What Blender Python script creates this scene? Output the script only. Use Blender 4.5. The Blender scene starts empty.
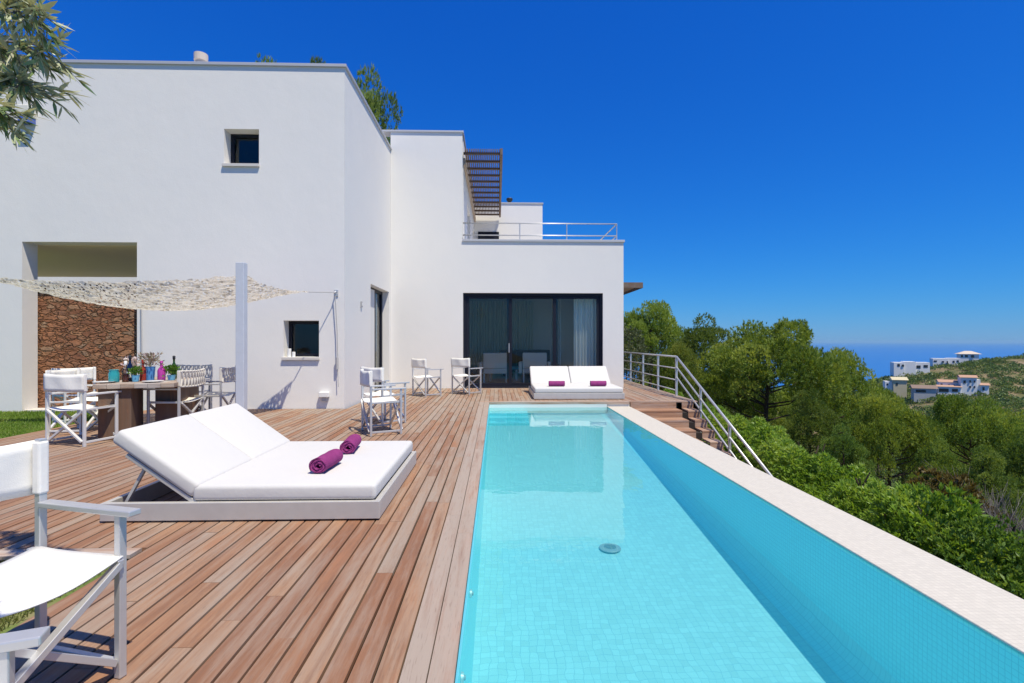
import bpy, bmesh, math, random
import numpy as np
from mathutils import Vector, Matrix, Quaternion
R = math.radians
rnd = random.Random(7)
C = bpy.context.scene.collection
SC = bpy.context.scene

# ------------------------------------------------------------------ camera model
H = 1.25; F = 512.0; TH = R(1.68)
cT, sT = math.cos(TH), math.sin(TH)
def onY(px, py, Y):                       # a photo pixel on the vertical plane at distance Y
    a = (px - 512) / F; yc = Y / (cT - a * sT)
    return Vector((a * yc * cT + yc * sT, Y, H + (341.5 - py) / F * yc))
def onZ(px, py, Z=0.0):                   # a photo pixel on the horizontal plane at height Z
    yc = (H - Z) * F / (py - 341.5); a = (px - 512) / F
    return Vector((a * yc * cT + yc * sT, yc * cT - a * yc * sT, Z))

cam = bpy.data.cameras.new("camera"); cam.lens = 18; cam.sensor_width = 36
cam.clip_start = 0.05; cam.clip_end = 200000
co = bpy.data.objects.new("camera", cam); C.objects.link(co)
co.location = (0, 0, H); co.rotation_euler = (R(90), 0, -TH); SC.camera = co

# ------------------------------------------------------------------ light
S = Vector((0.31, -0.37, 1.0)).normalized()
EL = math.asin(S.z); AZ = math.atan2(S.x, S.y)
w = bpy.data.worlds.new("World"); SC.world = w; w.use_nodes = True
nt = w.node_tree; bg = nt.nodes["Background"]
sky = nt.nodes.new("ShaderNodeTexSky"); sky.sky_type = 'NISHITA'; sky.sun_disc = False
sky.sun_elevation = EL; sky.sun_rotation = AZ; sky.altitude = 0
sky.air_density = 1.2; sky.dust_density = 0.0; sky.ozone_density = 10.0
# deep polarised blue: per-channel contrast on the sky colour
sep = nt.nodes.new("ShaderNodeSeparateColor"); cmb = nt.nodes.new("ShaderNodeCombineColor")
nt.links.new(sky.outputs[0], sep.inputs[0]); nt.links.new(cmb.outputs[0], bg.inputs[0])
for i_, (pw_, k_) in enumerate(((1.71, .081), (1.0, .64), (.6, 2.57))):
    a_ = nt.nodes.new("ShaderNodeMath"); a_.operation = 'POWER'; a_.inputs[1].default_value = pw_
    b_ = nt.nodes.new("ShaderNodeMath"); b_.operation = 'MULTIPLY'; b_.inputs[1].default_value = k_
    nt.links.new(sep.outputs[i_], a_.inputs[0]); nt.links.new(a_.outputs[0], b_.inputs[0]); nt.links.new(b_.outputs[0], cmb.inputs[i_])
bg.inputs[1].default_value = 0.088
sl = bpy.data.lights.new("sun", 'SUN'); sl.energy = 4.9; sl.angle = R(0.53); sl.color = (1.0, 0.92, 0.74)
so = bpy.data.objects.new("sun", sl); C.objects.link(so)
so.rotation_mode = 'QUATERNION'; so.rotation_quaternion = (-S).to_track_quat('-Z', 'Y'); so.location = S * 40
SC.view_settings.view_transform = 'Standard'; SC.view_settings.look = 'None'
SC.view_settings.gamma = 1; SC.view_settings.exposure = 0.2
SC.cycles.max_bounces = 10; SC.cycles.diffuse_bounces = 4; SC.cycles.transparent_max_bounces = 24
SC.cycles.use_denoising = True

# ------------------------------------------------------------------ materials
def mat(name, col, rough=0.6, metal=0.0, spec=0.5):
    m = bpy.data.materials.new(name); m.use_nodes = True
    b = m.node_tree.nodes["Principled BSDF"]
    b.inputs['Base Color'].default_value = (*col, 1); b.inputs['Roughness'].default_value = rough
    b.inputs['Metallic'].default_value = metal; b.inputs['Specular IOR Level'].default_value = spec
    return m
def N(m, typ, **kw):
    n = m.node_tree.nodes.new(typ)
    for k, v in kw.items(): setattr(n, k, v)
    return n
def L(m, a, b): m.node_tree.links.new(a, b)
def P(m): return m.node_tree.nodes["Principled BSDF"]
def setin(n, **kw):
    for k, v in kw.items(): n.inputs[k].default_value = v
    return n
def coord(m, scale=(1, 1, 1)):
    t = N(m, "ShaderNodeTexCoord"); mp = N(m, "ShaderNodeMapping"); mp.inputs['Scale'].default_value = scale
    L(m, t.outputs['Object'], mp.inputs['Vector']); return mp.outputs[0]
def noise(m, scale, vec=None, detail=4, rough=0.55, vscale=(1, 1, 1)):
    n = N(m, "ShaderNodeTexNoise"); setin(n, Scale=scale, Detail=detail, Roughness=rough)
    L(m, vec if vec is not None else coord(m, vscale), n.inputs['Vector']); return n
def ramp(m, fac, stops):
    r = N(m, "ShaderNodeValToRGB"); e = r.color_ramp.elements
    while len(e) > 1: e.remove(e[-1])
    e[0].position = stops[0][0]; e[0].color = (*stops[0][1], 1)
    for p, c in stops[1:]:
        q = e.new(p); q.color = (*c, 1)
    L(m, fac, r.inputs[0]); return r.outputs[0]
def mixc(m, fac, a, b, mode='MIX'):
    n = N(m, "ShaderNodeMix"); n.data_type = 'RGBA'; n.blend_type = mode
    for k, v in ((0, fac), (6, a), (7, b)):
        if hasattr(v, 'is_output'): L(m, v, n.inputs[k])
        else: n.inputs[k].default_value = v if k == 0 else (*v, 1)
    return n.outputs[2]
def mth(m, op, a, b=None, c=None):
    n = N(m, "ShaderNodeMath"); n.operation = op
    for i, v in enumerate((a, b, c)):
        if v is None: continue
        if hasattr(v, 'is_output'): L(m, v, n.inputs[i])
        else: n.inputs[i].default_value = v
    return n.outputs[0]
def bump(m, h, strength=0.2, dist=0.01, target=None):
    b = N(m, "ShaderNodeBump"); setin(b, Strength=strength, Distance=dist)
    L(m, h, b.inputs['Height']); L(m, b.outputs[0], (target or P(m)).inputs['Normal']); return b
def attr(m, name='rnd'):
    a = N(m, "ShaderNodeAttribute"); a.attribute_name = name; return a.outputs['Fac']

def stucco(name, base):
    m = mat(name, base, 0.85, 0, 0.2)
    n1 = noise(m, 0.55, detail=6, rough=0.6); n2 = noise(m, 1.6, detail=5, vscale=(1, 1, .35)); n3 = noise(m, 60, detail=3)
    n4 = noise(m, 3.2, detail=4, vscale=(1, 1, .8))
    a = [c * .90 for c in base]
    c = mixc(m, mth(m, 'MULTIPLY', n2.outputs[0], .55), base, a)
    c = mixc(m, ramp(m, n1.outputs[0], [(.38, (0, 0, 0)), (.66, (.55, .55, .55))]), c, (base[0] * .93, base[1] * .94, base[2] * .96))
    L(m, c, P(m).inputs['Base Color'])
    h = mth(m, 'ADD', mth(m, 'MULTIPLY', n4.outputs[0], 4.0), n3.outputs[0])
    bump(m, h, .2, .006); return m
M = {}
M['stucco'] = stucco('white_stucco', (.785, .765, .73))
M['stucco_in'] = mat('cream_plaster', (.92, .75, .53), .9)
M['coping'] = mat('zinc_coping', (.50, .50, .51), .55, .3)
M['frame'] = mat('anthracite_frame', (.010, .012, .022), .5, 0, .25)
M['sill'] = mat('stone_sill', (.60, .57, .53), .7)
M['reveal'] = M['stucco']

def glass_mat(name, tint, rough=0.0, refl=1.0):
    m = bpy.data.materials.new(name); m.use_nodes = True; t = m.node_tree
    t.nodes.remove(t.nodes["Principled BSDF"]); out = t.nodes["Material Output"]
    tr = N(m, "ShaderNodeBsdfTransparent"); tr.inputs[0].default_value = (*tint, 1)
    gl = N(m, "ShaderNodeBsdfGlossy"); gl.inputs['Roughness'].default_value = rough
    fr = N(m, "ShaderNodeFresnel"); fr.inputs['IOR'].default_value = 1.5
    mx = N(m, "ShaderNodeMixShader")
    L(m, mth(m, 'MULTIPLY', fr.outputs[0], refl), mx.inputs[0]); L(m, tr.outputs[0], mx.inputs[1]); L(m, gl.outputs[0], mx.inputs[2])
    L(m, mx.outputs[0], out.inputs['Surface']); return m
M['glass'] = glass_mat('window_glass', (.95, .98, .96), 0.0, .7)
M['bottle_clear'] = glass_mat('clear_glass', (.88, .92, .92), .02)

# water: a thin tinted sheet, mirror by Fresnel
def water_mat():
    m = bpy.data.materials.new('pool_water'); m.use_nodes = True; t = m.node_tree
    t.nodes.remove(t.nodes["Principled BSDF"]); out = t.nodes["Material Output"]
    tr = N(m, "ShaderNodeBsdfTransparent"); tr.inputs[0].default_value = (.74, .965, .985, 1)
    gl = N(m, "ShaderNodeBsdfGlossy"); gl.inputs['Roughness'].default_value = .0
    fr = N(m, "ShaderNodeFresnel"); fr.inputs['IOR'].default_value = 1.33
    n1 = noise(m, 2.2, detail=2); n2 = noise(m, 9, detail=2)
    h = mth(m, 'ADD', n1.outputs[0], mth(m, 'MULTIPLY', n2.outputs[0], .16))
    b = N(m, "ShaderNodeBump"); setin(b, Strength=.16, Distance=.02); L(m, h, b.inputs['Height'])
    L(m, b.outputs[0], gl.inputs['Normal']); L(m, b.outputs[0], fr.inputs['Normal'])
    df = N(m, "ShaderNodeBsdfDiffuse"); df.inputs[0].default_value = (.06, .62, .80, 1)      # light scattered back by the water itself
    m0 = N(m, "ShaderNodeMixShader"); m0.inputs[0].default_value = .19; L(m, tr.outputs[0], m0.inputs[1]); L(m, df.outputs[0], m0.inputs[2])
    mx = N(m, "ShaderNodeMixShader"); L(m, fr.outputs[0], mx.inputs[0]); L(m, m0.outputs[0], mx.inputs[1]); L(m, gl.outputs[0], mx.inputs[2])
    L(m, mx.outputs[0], out.inputs['Surface']); return m
M['water'] = water_mat()

def tile_mat(name, axes, col, grout, size=.055, lw=.07, wob=0.0, rough=.35, var=.10):
    m = mat(name, col, rough)
    t = N(m, "ShaderNodeTexCoord"); v = t.outputs['Object']
    if wob:
        nn = noise(m, 5.5, detail=2); sub = N(m, "ShaderNodeVectorMath"); sub.operation = 'SUBTRACT'
        L(m, nn.outputs['Color'], sub.inputs[0]); sub.inputs[1].default_value = (.5, .5, .5)
        mad = N(m, "ShaderNodeVectorMath"); mad.operation = 'MULTIPLY_ADD'
        L(m, sub.outputs[0], mad.inputs[0]); mad.inputs[1].default_value = (wob,) * 3; L(m, v, mad.inputs[2]); v = mad.outputs[0]
    sp = N(m, "ShaderNodeSeparateXYZ"); L(m, v, sp.inputs[0])
    ls = []; cs = []
    for a in axes:
        q = mth(m, 'DIVIDE', sp.outputs[a], size); ls.append(mth(m, 'LESS_THAN', mth(m, 'FRACT', q), lw)); cs.append(mth(m, 'FLOOR', q))
    line = mth(m, 'MAXIMUM', ls[0], ls[1])
    cb = N(m, "ShaderNodeCombineXYZ"); L(m, cs[0], cb.inputs[0]); L(m, cs[1], cb.inputs[1])
    wn = N(m, "ShaderNodeTexWhiteNoise"); L(m, cb.outputs[0], wn.inputs['Vector'])
    c = mixc(m, mth(m, 'MULTIPLY', wn.outputs['Value'], 1.0), [x * (1 - var) for x in col], [min(1, x * (1 + var)) for x in col])
    big = noise(m, .8, detail=4)
    c = mixc(m, mth(m, 'MULTIPLY', big.outputs[0], .25), c, [x * .85 for x in col])
    c = mixc(m, line, c, grout); L(m, c, P(m).inputs['Base Color'])
    bump(m, mth(m, 'SUBTRACT', 1, line), .15, .002); return m
PT = (.32, .55, .575); PG = (.22, .43, .49); PS_FILL = (.27, .78, .86); PSG_FILL = (.17, .57, .68)  # side-wall tiles painted brighter than the floor to imitate scattered light in shade
M['pool_floor'] = tile_mat('pool_mosaic_floor', ('X', 'Y'), PT, PG, wob=.07, var=.075, lw=.075)  # random tile tones, widened to stand in for light dapples on the floor
M['pool_side'] = tile_mat('pool_mosaic_side_brightened', ('Y', 'Z'), PS_FILL, PSG_FILL, size=.03, wob=.012, var=.03, lw=.12)
M['pool_cove'] = tile_mat('pool_mosaic_cove_brightened', ('X', 'Y'), (.29, .68, .74), (.20, .52, .60), size=.04, wob=.02, var=.03, lw=.09)  # in-between tone paints a soft light gradient from shaded wall to floor
M['pool_end'] = tile_mat('pool_mosaic_end', ('X', 'Z'), PS_FILL, PSG_FILL, size=.03, wob=.012, var=.03, lw=.12)
M['pool_coping'] = tile_mat('white_mosaic', ('X', 'Y'), (.60, .56, .47), (.46, .42, .355), size=.03, rough=.55, var=.05, lw=.07)
M['pool_white'] = mat('white_render', (.70, .68, .63), .7)

def wood_mat(name, stops, grain=1.0, gray=(.36, .33, .31), axis=1):
    m = mat(name, (.4, .3, .2), .72, 0, .25)
    a = attr(m, 'rnd'); g = attr(m, 'gry')
    t = N(m, "ShaderNodeTexCoord"); sp = N(m, "ShaderNodeSeparateXYZ"); L(m, t.outputs['Object'], sp.inputs[0])
    cb = N(m, "ShaderNodeCombineXYZ")
    sc = [26, 26, 26]; sc[axis] = 1.5
    for i in range(3):
        L(m, mth(m, 'ADD', mth(m, 'MULTIPLY', sp.outputs[i], sc[i]), mth(m, 'MULTIPLY', a, 37.0 + 11 * i)), cb.inputs[i])
    n1 = noise(m, 1.0, cb.outputs[0], 5, .65)
    n2 = noise(m, 1.3, detail=5, rough=.6); n3 = noise(m, 7, cb.outputs[0], 2)
    base = ramp(m, a, stops)
    c2v = N(m, "ShaderNodeCombineXYZ"); sc2 = [9, 9, 9]; sc2[axis] = 1.1
    for i in range(3): L(m, mth(m, 'ADD', mth(m, 'MULTIPLY', sp.outputs[i], sc2[i]), mth(m, 'MULTIPLY', a, 53.0 + 7 * i)), c2v.inputs[i])
    n4 = noise(m, 1.0, c2v.outputs[0], 6, .7)
    c = mixc(m, ramp(m, n1.outputs[0], [(.32, (.75,) * 3), (.56, (0, 0, 0))]), base, (.20, .105, .065), 'MIX')
    c = mixc(m, ramp(m, n4.outputs[0], [(.28, (.7,) * 3), (.42, (0, 0, 0))]), c, (.33, .155, .085), 'MIX')
    wf = mth(m, 'ADD', mth(m, 'MULTIPLY', g, .55), mth(m, 'MULTIPLY_ADD', n4.outputs[0], 1.5, -.55))
    wf = mth(m, 'ADD', wf, mth(m, 'MULTIPLY_ADD', n1.outputs[0], .8, -.40))
    wf = mth(m, 'ADD', wf, mth(m, 'MULTIPLY_ADD', n2.outputs[0], .5, -.25))
    c = mixc(m, ramp(m, wf, [(.22, (0, 0, 0)), (.80, (.88,) * 3)]), c, gray)
    c = mixc(m, ramp(m, n3.outputs[0], [(.60, (0, 0, 0)), (.70, (.35,) * 3)]), c, (.14, .09, .07))
    L(m, c, P(m).inputs['Base Color'])
    bump(m, n1.outputs[0], .25, .002); return m
M['deck'] = wood_mat('weathered_decking', [(0, (.25, .118, .064)), (.3, (.28, .142, .079)), (.6, (.31, .168, .096)), (1, (.345, .205, .124))], gray=(.325, .265, .212))
M['deck_edge'] = wood_mat('grey_edge_boards', [(0, (.36, .27, .22)), (1, (.44, .33, .26))], gray=(.345, .285, .235))
M['deck_x'] = wood_mat('weathered_crossboards', [(0, (.34, .18, .10)), (1, (.46, .30, .20))], gray=(.44, .39, .35), axis=0)
M['dark'] = mat('deck_underside', (.025, .018, .014), .9)
M['timber'] = wood_mat('grey_table_timber', [(0, (.30, .22, .16)), (1, (.42, .34, .27))], gray=(.45, .42, .39), axis=0)
M['darkwood'] = wood_mat('dark_table_timber', [(0, (.10, .055, .035)), (1, (.15, .085, .05))], gray=(.17, .12, .09), axis=2)
M['slatwood'] = wood_mat('pergola_timber', [(0, (.12, .085, .065)), (1, (.19, .135, .105))], gray=(.21, .175, .15), axis=1)
M['beamwood'] = wood_mat('pergola_beam', [(0, (.08, .055, .045)), (1, (.11, .08, .06))], gray=(.12, .10, .09), axis=0)

def fabric(name, col, sc=220, crease=.5):
    m = mat(name, col, .9, 0, .15)
    n1 = noise(m, 3.5, detail=4); n2 = noise(m, sc, detail=1); n3 = noise(m, 9, detail=3)
    c = mixc(m, mth(m, 'MULTIPLY', n1.outputs[0], .35), col, [x * .86 for x in col]); L(m, c, P(m).inputs['Base Color'])
    h = mth(m, 'ADD', mth(m, 'MULTIPLY', n3.outputs[0], 3 * crease), mth(m, 'MULTIPLY', n2.outputs[0], .25))
    bump(m, h, .4, .006); return m
M['cushion'] = fabric('white_vinyl_cushion', (.60, .592, .575))
M['canvas'] = fabric('white_canvas', (.80, .785, .74), 300)
M['woven'] = fabric('taupe_woven', (.68, .64, .57), 120)
def towel_mat():
    m = mat('purple_towel', (.23, .035, .15), .95, 0, .1)
    n = noise(m, 160, detail=2); n1 = noise(m, 14, detail=3)
    c = mixc(m, n1.outputs[0], (.19, .028, .12), (.30, .055, .20)); L(m, c, P(m).inputs['Base Color'])
    bump(m, n.outputs[0], .7, .006); return m
M['towel'] = towel_mat()
def alu(name, col, rough, metal):
    m = mat(name, col, rough, metal); n = noise(m, 12, detail=4)
    L(m, mixc(m, n.outputs[0], [x * .88 for x in col], [min(1, x * 1.06) for x in col]), P(m).inputs['Base Color'])
    n2 = noise(m, 30); L(m, mth(m, 'MULTIPLY_ADD', n2.outputs[0], .15, rough - .07), P(m).inputs['Roughness']); return m
M['alu'] = alu('silver_aluminium', (.60, .60, .60), .42, .55)
M['alu_white'] = alu('pale_aluminium', (.72, .72, .71), .45, .25)
M['steel'] = alu('galvanised_rail', (.62, .62, .61), .42, .6)
M['bedframe'] = alu('champagne_aluminium', (.56, .54, .51), .5, .35)
M['post'] = alu('painted_post', (.60, .63, .68), .5, .1)
M['black'] = mat('black_plastic', (.015, .015, .016), .5)
M['white'] = mat('white_plastic', (.75, .75, .73), .5)
M['rope'] = mat('grey_rope', (.42, .41, .40), .9)

def stone_mat():
    m = mat('rubble_stone', (.3, .16, .09), .9, 0, .15)
    v = coord(m, (1, 1, 2.0)); ns = noise(m, 1.9, v, 4)
    mx = N(m, "ShaderNodeVectorMath"); mx.operation = 'MULTIPLY_ADD'; L(m, ns.outputs['Color'], mx.inputs[0]); mx.inputs[1].default_value = (.75,) * 3; L(m, v, mx.inputs[2])
    vo = N(m, "ShaderNodeTexVoronoi"); vo.feature = 'F1'; vo.inputs['Scale'].default_value = 5.4; L(m, mx.outputs[0], vo.inputs['Vector'])
    ve = N(m, "ShaderNodeTexVoronoi"); ve.feature = 'DISTANCE_TO_EDGE'; ve.inputs['Scale'].default_value = 5.4; L(m, mx.outputs[0], ve.inputs['Vector'])
    sp = N(m, "ShaderNodeSeparateColor"); L(m, vo.outputs['Color'], sp.inputs[0])
    c = ramp(m, sp.outputs[0], [(0, (.28, .105, .05)), (.35, (.43, .175, .08)), (.6, (.31, .14, .075)), (.8, (.52, .25, .12)), (1, (.38, .25, .16))])
    n2 = noise(m, 9, detail=6); c = mixc(m, mth(m, 'MULTIPLY', n2.outputs[0], .8), c, (.20, .12, .08))
    edge = ramp(m, ve.outputs['Distance'], [(0, (.85, .85, .85)), (.035, (0, 0, 0))])
    c = mixc(m, edge, c, (.15, .09, .055)); L(m, c, P(m).inputs['Base Color'])
    hh = mth(m, 'ADD', mth(m, 'MINIMUM', mth(m, 'MULTIPLY', ve.outputs['Distance'], 6), 1), mth(m, 'MULTIPLY', n2.outputs[0], .6))
    bump(m, hh, 1.0, .05); return m
M['stone'] = stone_mat()

def leaf_mat(name, cols, trans=.35, rough=.5, under=None, vary=False):
    m = bpy.data.materials.new(name); m.use_nodes = True; b = P(m)
    c = ramp(m, attr(m, 'rnd'), cols)
    if under:
        g = N(m, "ShaderNodeNewGeometry"); c = mixc(m, g.outputs['Backfacing'], c, under)
    if vary:
        oi = N(m, "ShaderNodeObjectInfo")
        c = mixc(m, 1.0, c, ramp(m, oi.outputs['Random'], [(0, (.78, .74, .70)), (.35, (1.0, .93, .85)), (.7, (.92, 1.0, 1.0)), (1, (1.15, 1.06, .9))]), 'MULTIPLY')
    L(m, c, b.inputs['Base Color']); b.inputs['Roughness'].default_value = rough; b.inputs['Specular IOR Level'].default_value = .35
    tr = N(m, "ShaderNodeBsdfTranslucent"); L(m, mixc(m, 1.0, c, (1.35, 1.2, .5), 'MULTIPLY'), tr.inputs[0])
    mx = N(m, "ShaderNodeMixShader"); mx.inputs[0].default_value = trans
    L(m, b.outputs[0], mx.inputs[1]); L(m, tr.outputs[0], mx.inputs[2]); L(m, mx.outputs[0], m.node_tree.nodes["Material Output"].inputs['Surface'])
    return m
M['pine'] = leaf_mat('pine_needles', [(0, (.095, .17, .028)), (.5, (.215, .315, .055)), (1, (.40, .48, .10))], .38, vary=True)
M['pine2'] = leaf_mat('pine_needles_dark', [(0, (.075, .15, .032)), (.5, (.165, .275, .058)), (1, (.30, .41, .10))], .38, vary=True)
M['hedge'] = leaf_mat('hedge_leaves', [(0, (.10, .20, .026)), (.5, (.22, .37, .05)), (1, (.40, .52, .13))], .45, .42)
M['shrub_dark'] = leaf_mat('dark_shrub_leaves', [(0, (.06, .13, .02)), (.6, (.13, .24, .04)), (1, (.25, .36, .08))], .4, .45)
M['brownleaf'] = leaf_mat('dry_leaves', [(0, (.10, .075, .02)), (.5, (.16, .12, .035)), (1, (.10, .13, .03))], .3)
M['olive'] = leaf_mat('olive_leaves', [(0, (.08, .13, .05)), (.4, (.15, .225, .09)), (.7, (.30, .37, .20)), (1, (.48, .51, .36))], .15, .35, under=(.46, .47, .34))
M['oliveshrub'] = leaf_mat('grey_green_leaves', [(0, (.07, .10, .05)), (.5, (.13, .16, .085)), (1, (.21, .24, .13))], .25)
M['scrub'] = leaf_mat('hillside_scrub', [(0, (.06, .12, .032)), (.5, (.13, .20, .05)), (.85, (.21, .26, .08)), (1, (.28, .25, .12))], .3)
M['grass'] = leaf_mat('grass_blades', [(0, (.09, .18, .02)), (.5, (.17, .28, .035)), (.85, (.25, .34, .05)), (1, (.36, .33, .12))], .35)
M['drygrass'] = leaf_mat('dry_grass_blades', [(0, (.10, .14, .03)), (.5, (.17, .19, .05)), (1, (.33, .28, .13))], .3)
M['potplant'] = leaf_mat('pot_plant_leaves', [(0, (.05, .14, .015)), (1, (.14, .27, .04))], .35)
M['dryflower'] = leaf_mat('dried_flower', [(0, (.30, .20, .20)), (.5, (.28, .26, .16)), (1, (.40, .28, .30))], .2)
M['whiteflower'] = leaf_mat('pale_pink_petals', [(0, (.55, .40, .42)), (1, (.72, .66, .64))], .2)
def bark(name, a, b):
    m = mat(name, a, .95, 0, .1); n = noise(m, 9, detail=6, vscale=(1, 1, .25))
    L(m, mixc(m, n.outputs[0], a, b), P(m).inputs['Base Color']); bump(m, n.outputs[0], .8, .03); return m
M['bark'] = bark('pine_bark', (.035, .026, .02), (.10, .075, .055))
M['bark_grey'] = bark('grey_bark', (.16, .14, .12), (.30, .27, .24))

# ------------------------------------------------------------------ mesh helpers
class MB:
    def __init__(s): s.v = []; s.f = []; s.a = []; s.g = []; s.mi = []
    def add(s, vs, fs, a=.5, g=.5, mi=0):
        o = len(s.v); s.v += [tuple(x) for x in vs]
        for f in fs: s.f.append([o + i for i in f]); s.a.append(a); s.g.append(g); s.mi.append(mi)
        return s
    def box(s, x0, x1, y0, y1, z0, z1, a=.5, g=.5, mi=0):
        vs = [(x, y, z) for z in (z0, z1) for y in (y0, y1) for x in (x0, x1)]
        return s.add(vs, [(0, 2, 3, 1), (4, 5, 7, 6), (0, 1, 5, 4), (1, 3, 7, 5), (3, 2, 6, 7), (2, 0, 4, 6)], a, g, mi)
    def bar(s, p0, p1, w_, h_, up=(0, 0, 1), mi=0):
        p0 = Vector(p0); p1 = Vector(p1); d = (p1 - p0).normalized(); u = Vector(up)
        if abs(d.dot(u)) > .98: u = Vector((0, 1, 0))
        x = d.cross(u).normalized(); y = x.cross(d).normalized()
        vs = [p + x * (sx * w_ / 2) + y * (sy * h_ / 2) for p in (p0, p1) for sx, sy in ((-1, -1), (1, -1), (1, 1), (-1, 1))]
        return s.add(vs, [(3, 2, 1, 0), (4, 5, 6, 7), (0, 1, 5, 4), (1, 2, 6, 5), (2, 3, 7, 6), (3, 0, 4, 7)], rnd.random(), .5, mi)
    def tube(s, pts, rs, n=8, caps=True, mi=0):
        pts = [Vector(p) for p in pts]
        if not hasattr(rs, '__len__'): rs = [rs] * len(pts)
        o = []; prev = None
        for i, p in enumerate(pts):
            d = (pts[min(i + 1, len(pts) - 1)] - pts[max(i - 1, 0)]).normalized()
            if prev is None: x = d.orthogonal().normalized()
            else: x = (prev - d * prev.dot(d)).normalized()
            prev = x; y = d.cross(x)
            o.append([p + (x * math.cos(2 * math.pi * k / n) + y * math.sin(2 * math.pi * k / n)) * rs[i] for k in range(n)])
        vs = [v for r in o for v in r]; fs = []
        for i in range(len(pts) - 1):
            for k in range(n): fs.append((i * n + k, i * n + (k + 1) % n, (i + 1) * n + (k + 1) % n, (i + 1) * n + k))
        if caps: fs.append(tuple(range(n - 1, -1, -1))); fs.append(tuple((len(pts) - 1) * n + k for k in range(n)))
        return s.add(vs, fs, mi=mi)
    def lathe(s, prof, c=(0, 0, 0), n=20, mi=0):
        return s.tube([(c[0], c[1], c[2] + z) for r, z in prof], [max(r, .0005) for r, z in prof], n, mi=mi) if False else s._lathe(prof, c, n, mi)
    def _lathe(s, prof, c, n, mi):
        vs = [(c[0] + r * math.cos(2 * math.pi * k / n), c[1] + r * math.sin(2 * math.pi * k / n), c[2] + z) for r, z in prof for k in range(n)]
        fs = [(i * n + k, i * n + (k + 1) % n, (i + 1) * n + (k + 1) % n, (i + 1) * n + k) for i in range(len(prof) - 1) for k in range(n)]
        fs.append(tuple(range(n - 1, -1, -1))); fs.append(tuple((len(prof) - 1) * n + k for k in range(n)))
        return s.add(vs, fs, mi=mi)
    def build(s, name, m, parent=None, bevel=0, smooth=False, seg=2):
        me = bpy.data.meshes.new(name); me.from_pydata(s.v, [], s.f)
        for mm in (m if isinstance(m, (list, tuple)) else [m]): me.materials.append(mm)
        me.polygons.foreach_set('material_index', s.mi)
        me.attributes.new('rnd', 'FLOAT', 'FACE').data.foreach_set('value', s.a)
        me.attributes.new('gry', 'FLOAT', 'FACE').data.foreach_set('value', s.g)
        if smooth:
            me.polygons.foreach_set('use_smooth', [True] * len(s.f))
        me.update(); o = bpy.data.objects.new(name, me); C.objects.link(o)
        if parent is not None: o.parent = parent
        if bevel:
            b = o.modifiers.new('bevel', 'BEVEL'); b.width = bevel; b.segments = seg; b.limit_method = 'ANGLE'; b.angle_limit = R(40)
        return o

def np_mesh(name, verts, quads, a, m, parent=None):
    me = bpy.data.meshes.new(name); nv = len(verts); nf = len(quads); k = quads.shape[1]
    me.vertices.add(nv); me.vertices.foreach_set('co', verts.astype(np.float32).ravel())
    me.loops.add(nf * k); me.loops.foreach_set('vertex_index', quads.astype(np.int32).ravel())
    me.polygons.add(nf); me.polygons.foreach_set('loop_start', np.arange(0, nf * k, k, dtype=np.int32))
    me.update(calc_edges=True); me.validate()
    me.attributes.new('rnd', 'FLOAT', 'FACE').data.foreach_set('value', np.clip(a, 0, 1).astype(np.float32))
    me.materials.append(m)
    o = bpy.data.objects.new(name, me); C.objects.link(o)
    if parent is not None: o.parent = parent
    return o
def unit(v): return v / np.maximum(np.linalg.norm(v, axis=1, keepdims=True), 1e-9)
def blades(c, d, ln, wd, rng, fold=.15):
    d = unit(d); s_ = unit(np.cross(d, rng.normal(size=d.shape))); n_ = np.cross(s_, d)
    ln = np.asarray(ln).reshape(-1, 1); wd = np.asarray(wd).reshape(-1, 1)
    v0 = c; v2 = c + d * ln; mid = c + d * ln * .45 + n_ * wd * fold
    v = np.stack([v0, mid + s_ * wd / 2, v2, mid - s_ * wd / 2], 1).reshape(-1, 3)
    return v, np.arange(len(c) * 4).reshape(-1, 4)

def tag(o, label=None, cat=None, group=None, kind=None):
    if label: o['label'] = label
    if cat: o['category'] = cat
    if group: o['group'] = group
    if kind: o['kind'] = kind
    return o
def empty(name, loc=(0, 0, 0), rz=0, label=None, cat=None, group=None):
    o = bpy.data.objects.new(name, None); C.objects.link(o); o.location = loc; o.rotation_euler = (0, 0, rz); o.empty_display_size = .2
    return tag(o, label, cat, group)
def kids(o): return [x for x in bpy.data.objects if x.parent == o]
def dup(o, loc=None, rz=None, label=None, scale=None, group=None, parent=None):
    c = o.copy(); C.objects.link(c)
    if parent is not None: c.parent = parent
    if loc is not None: c.location = loc
    if rz is not None: c.rotation_euler = (0, 0, rz)
    if scale is not None: c.scale = scale if hasattr(scale, '__len__') else (scale,) * 3
    if label: c['label'] = label
    if group: c['group'] = group
    for k in kids(o): dup(k, parent=c)
    return c

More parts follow.
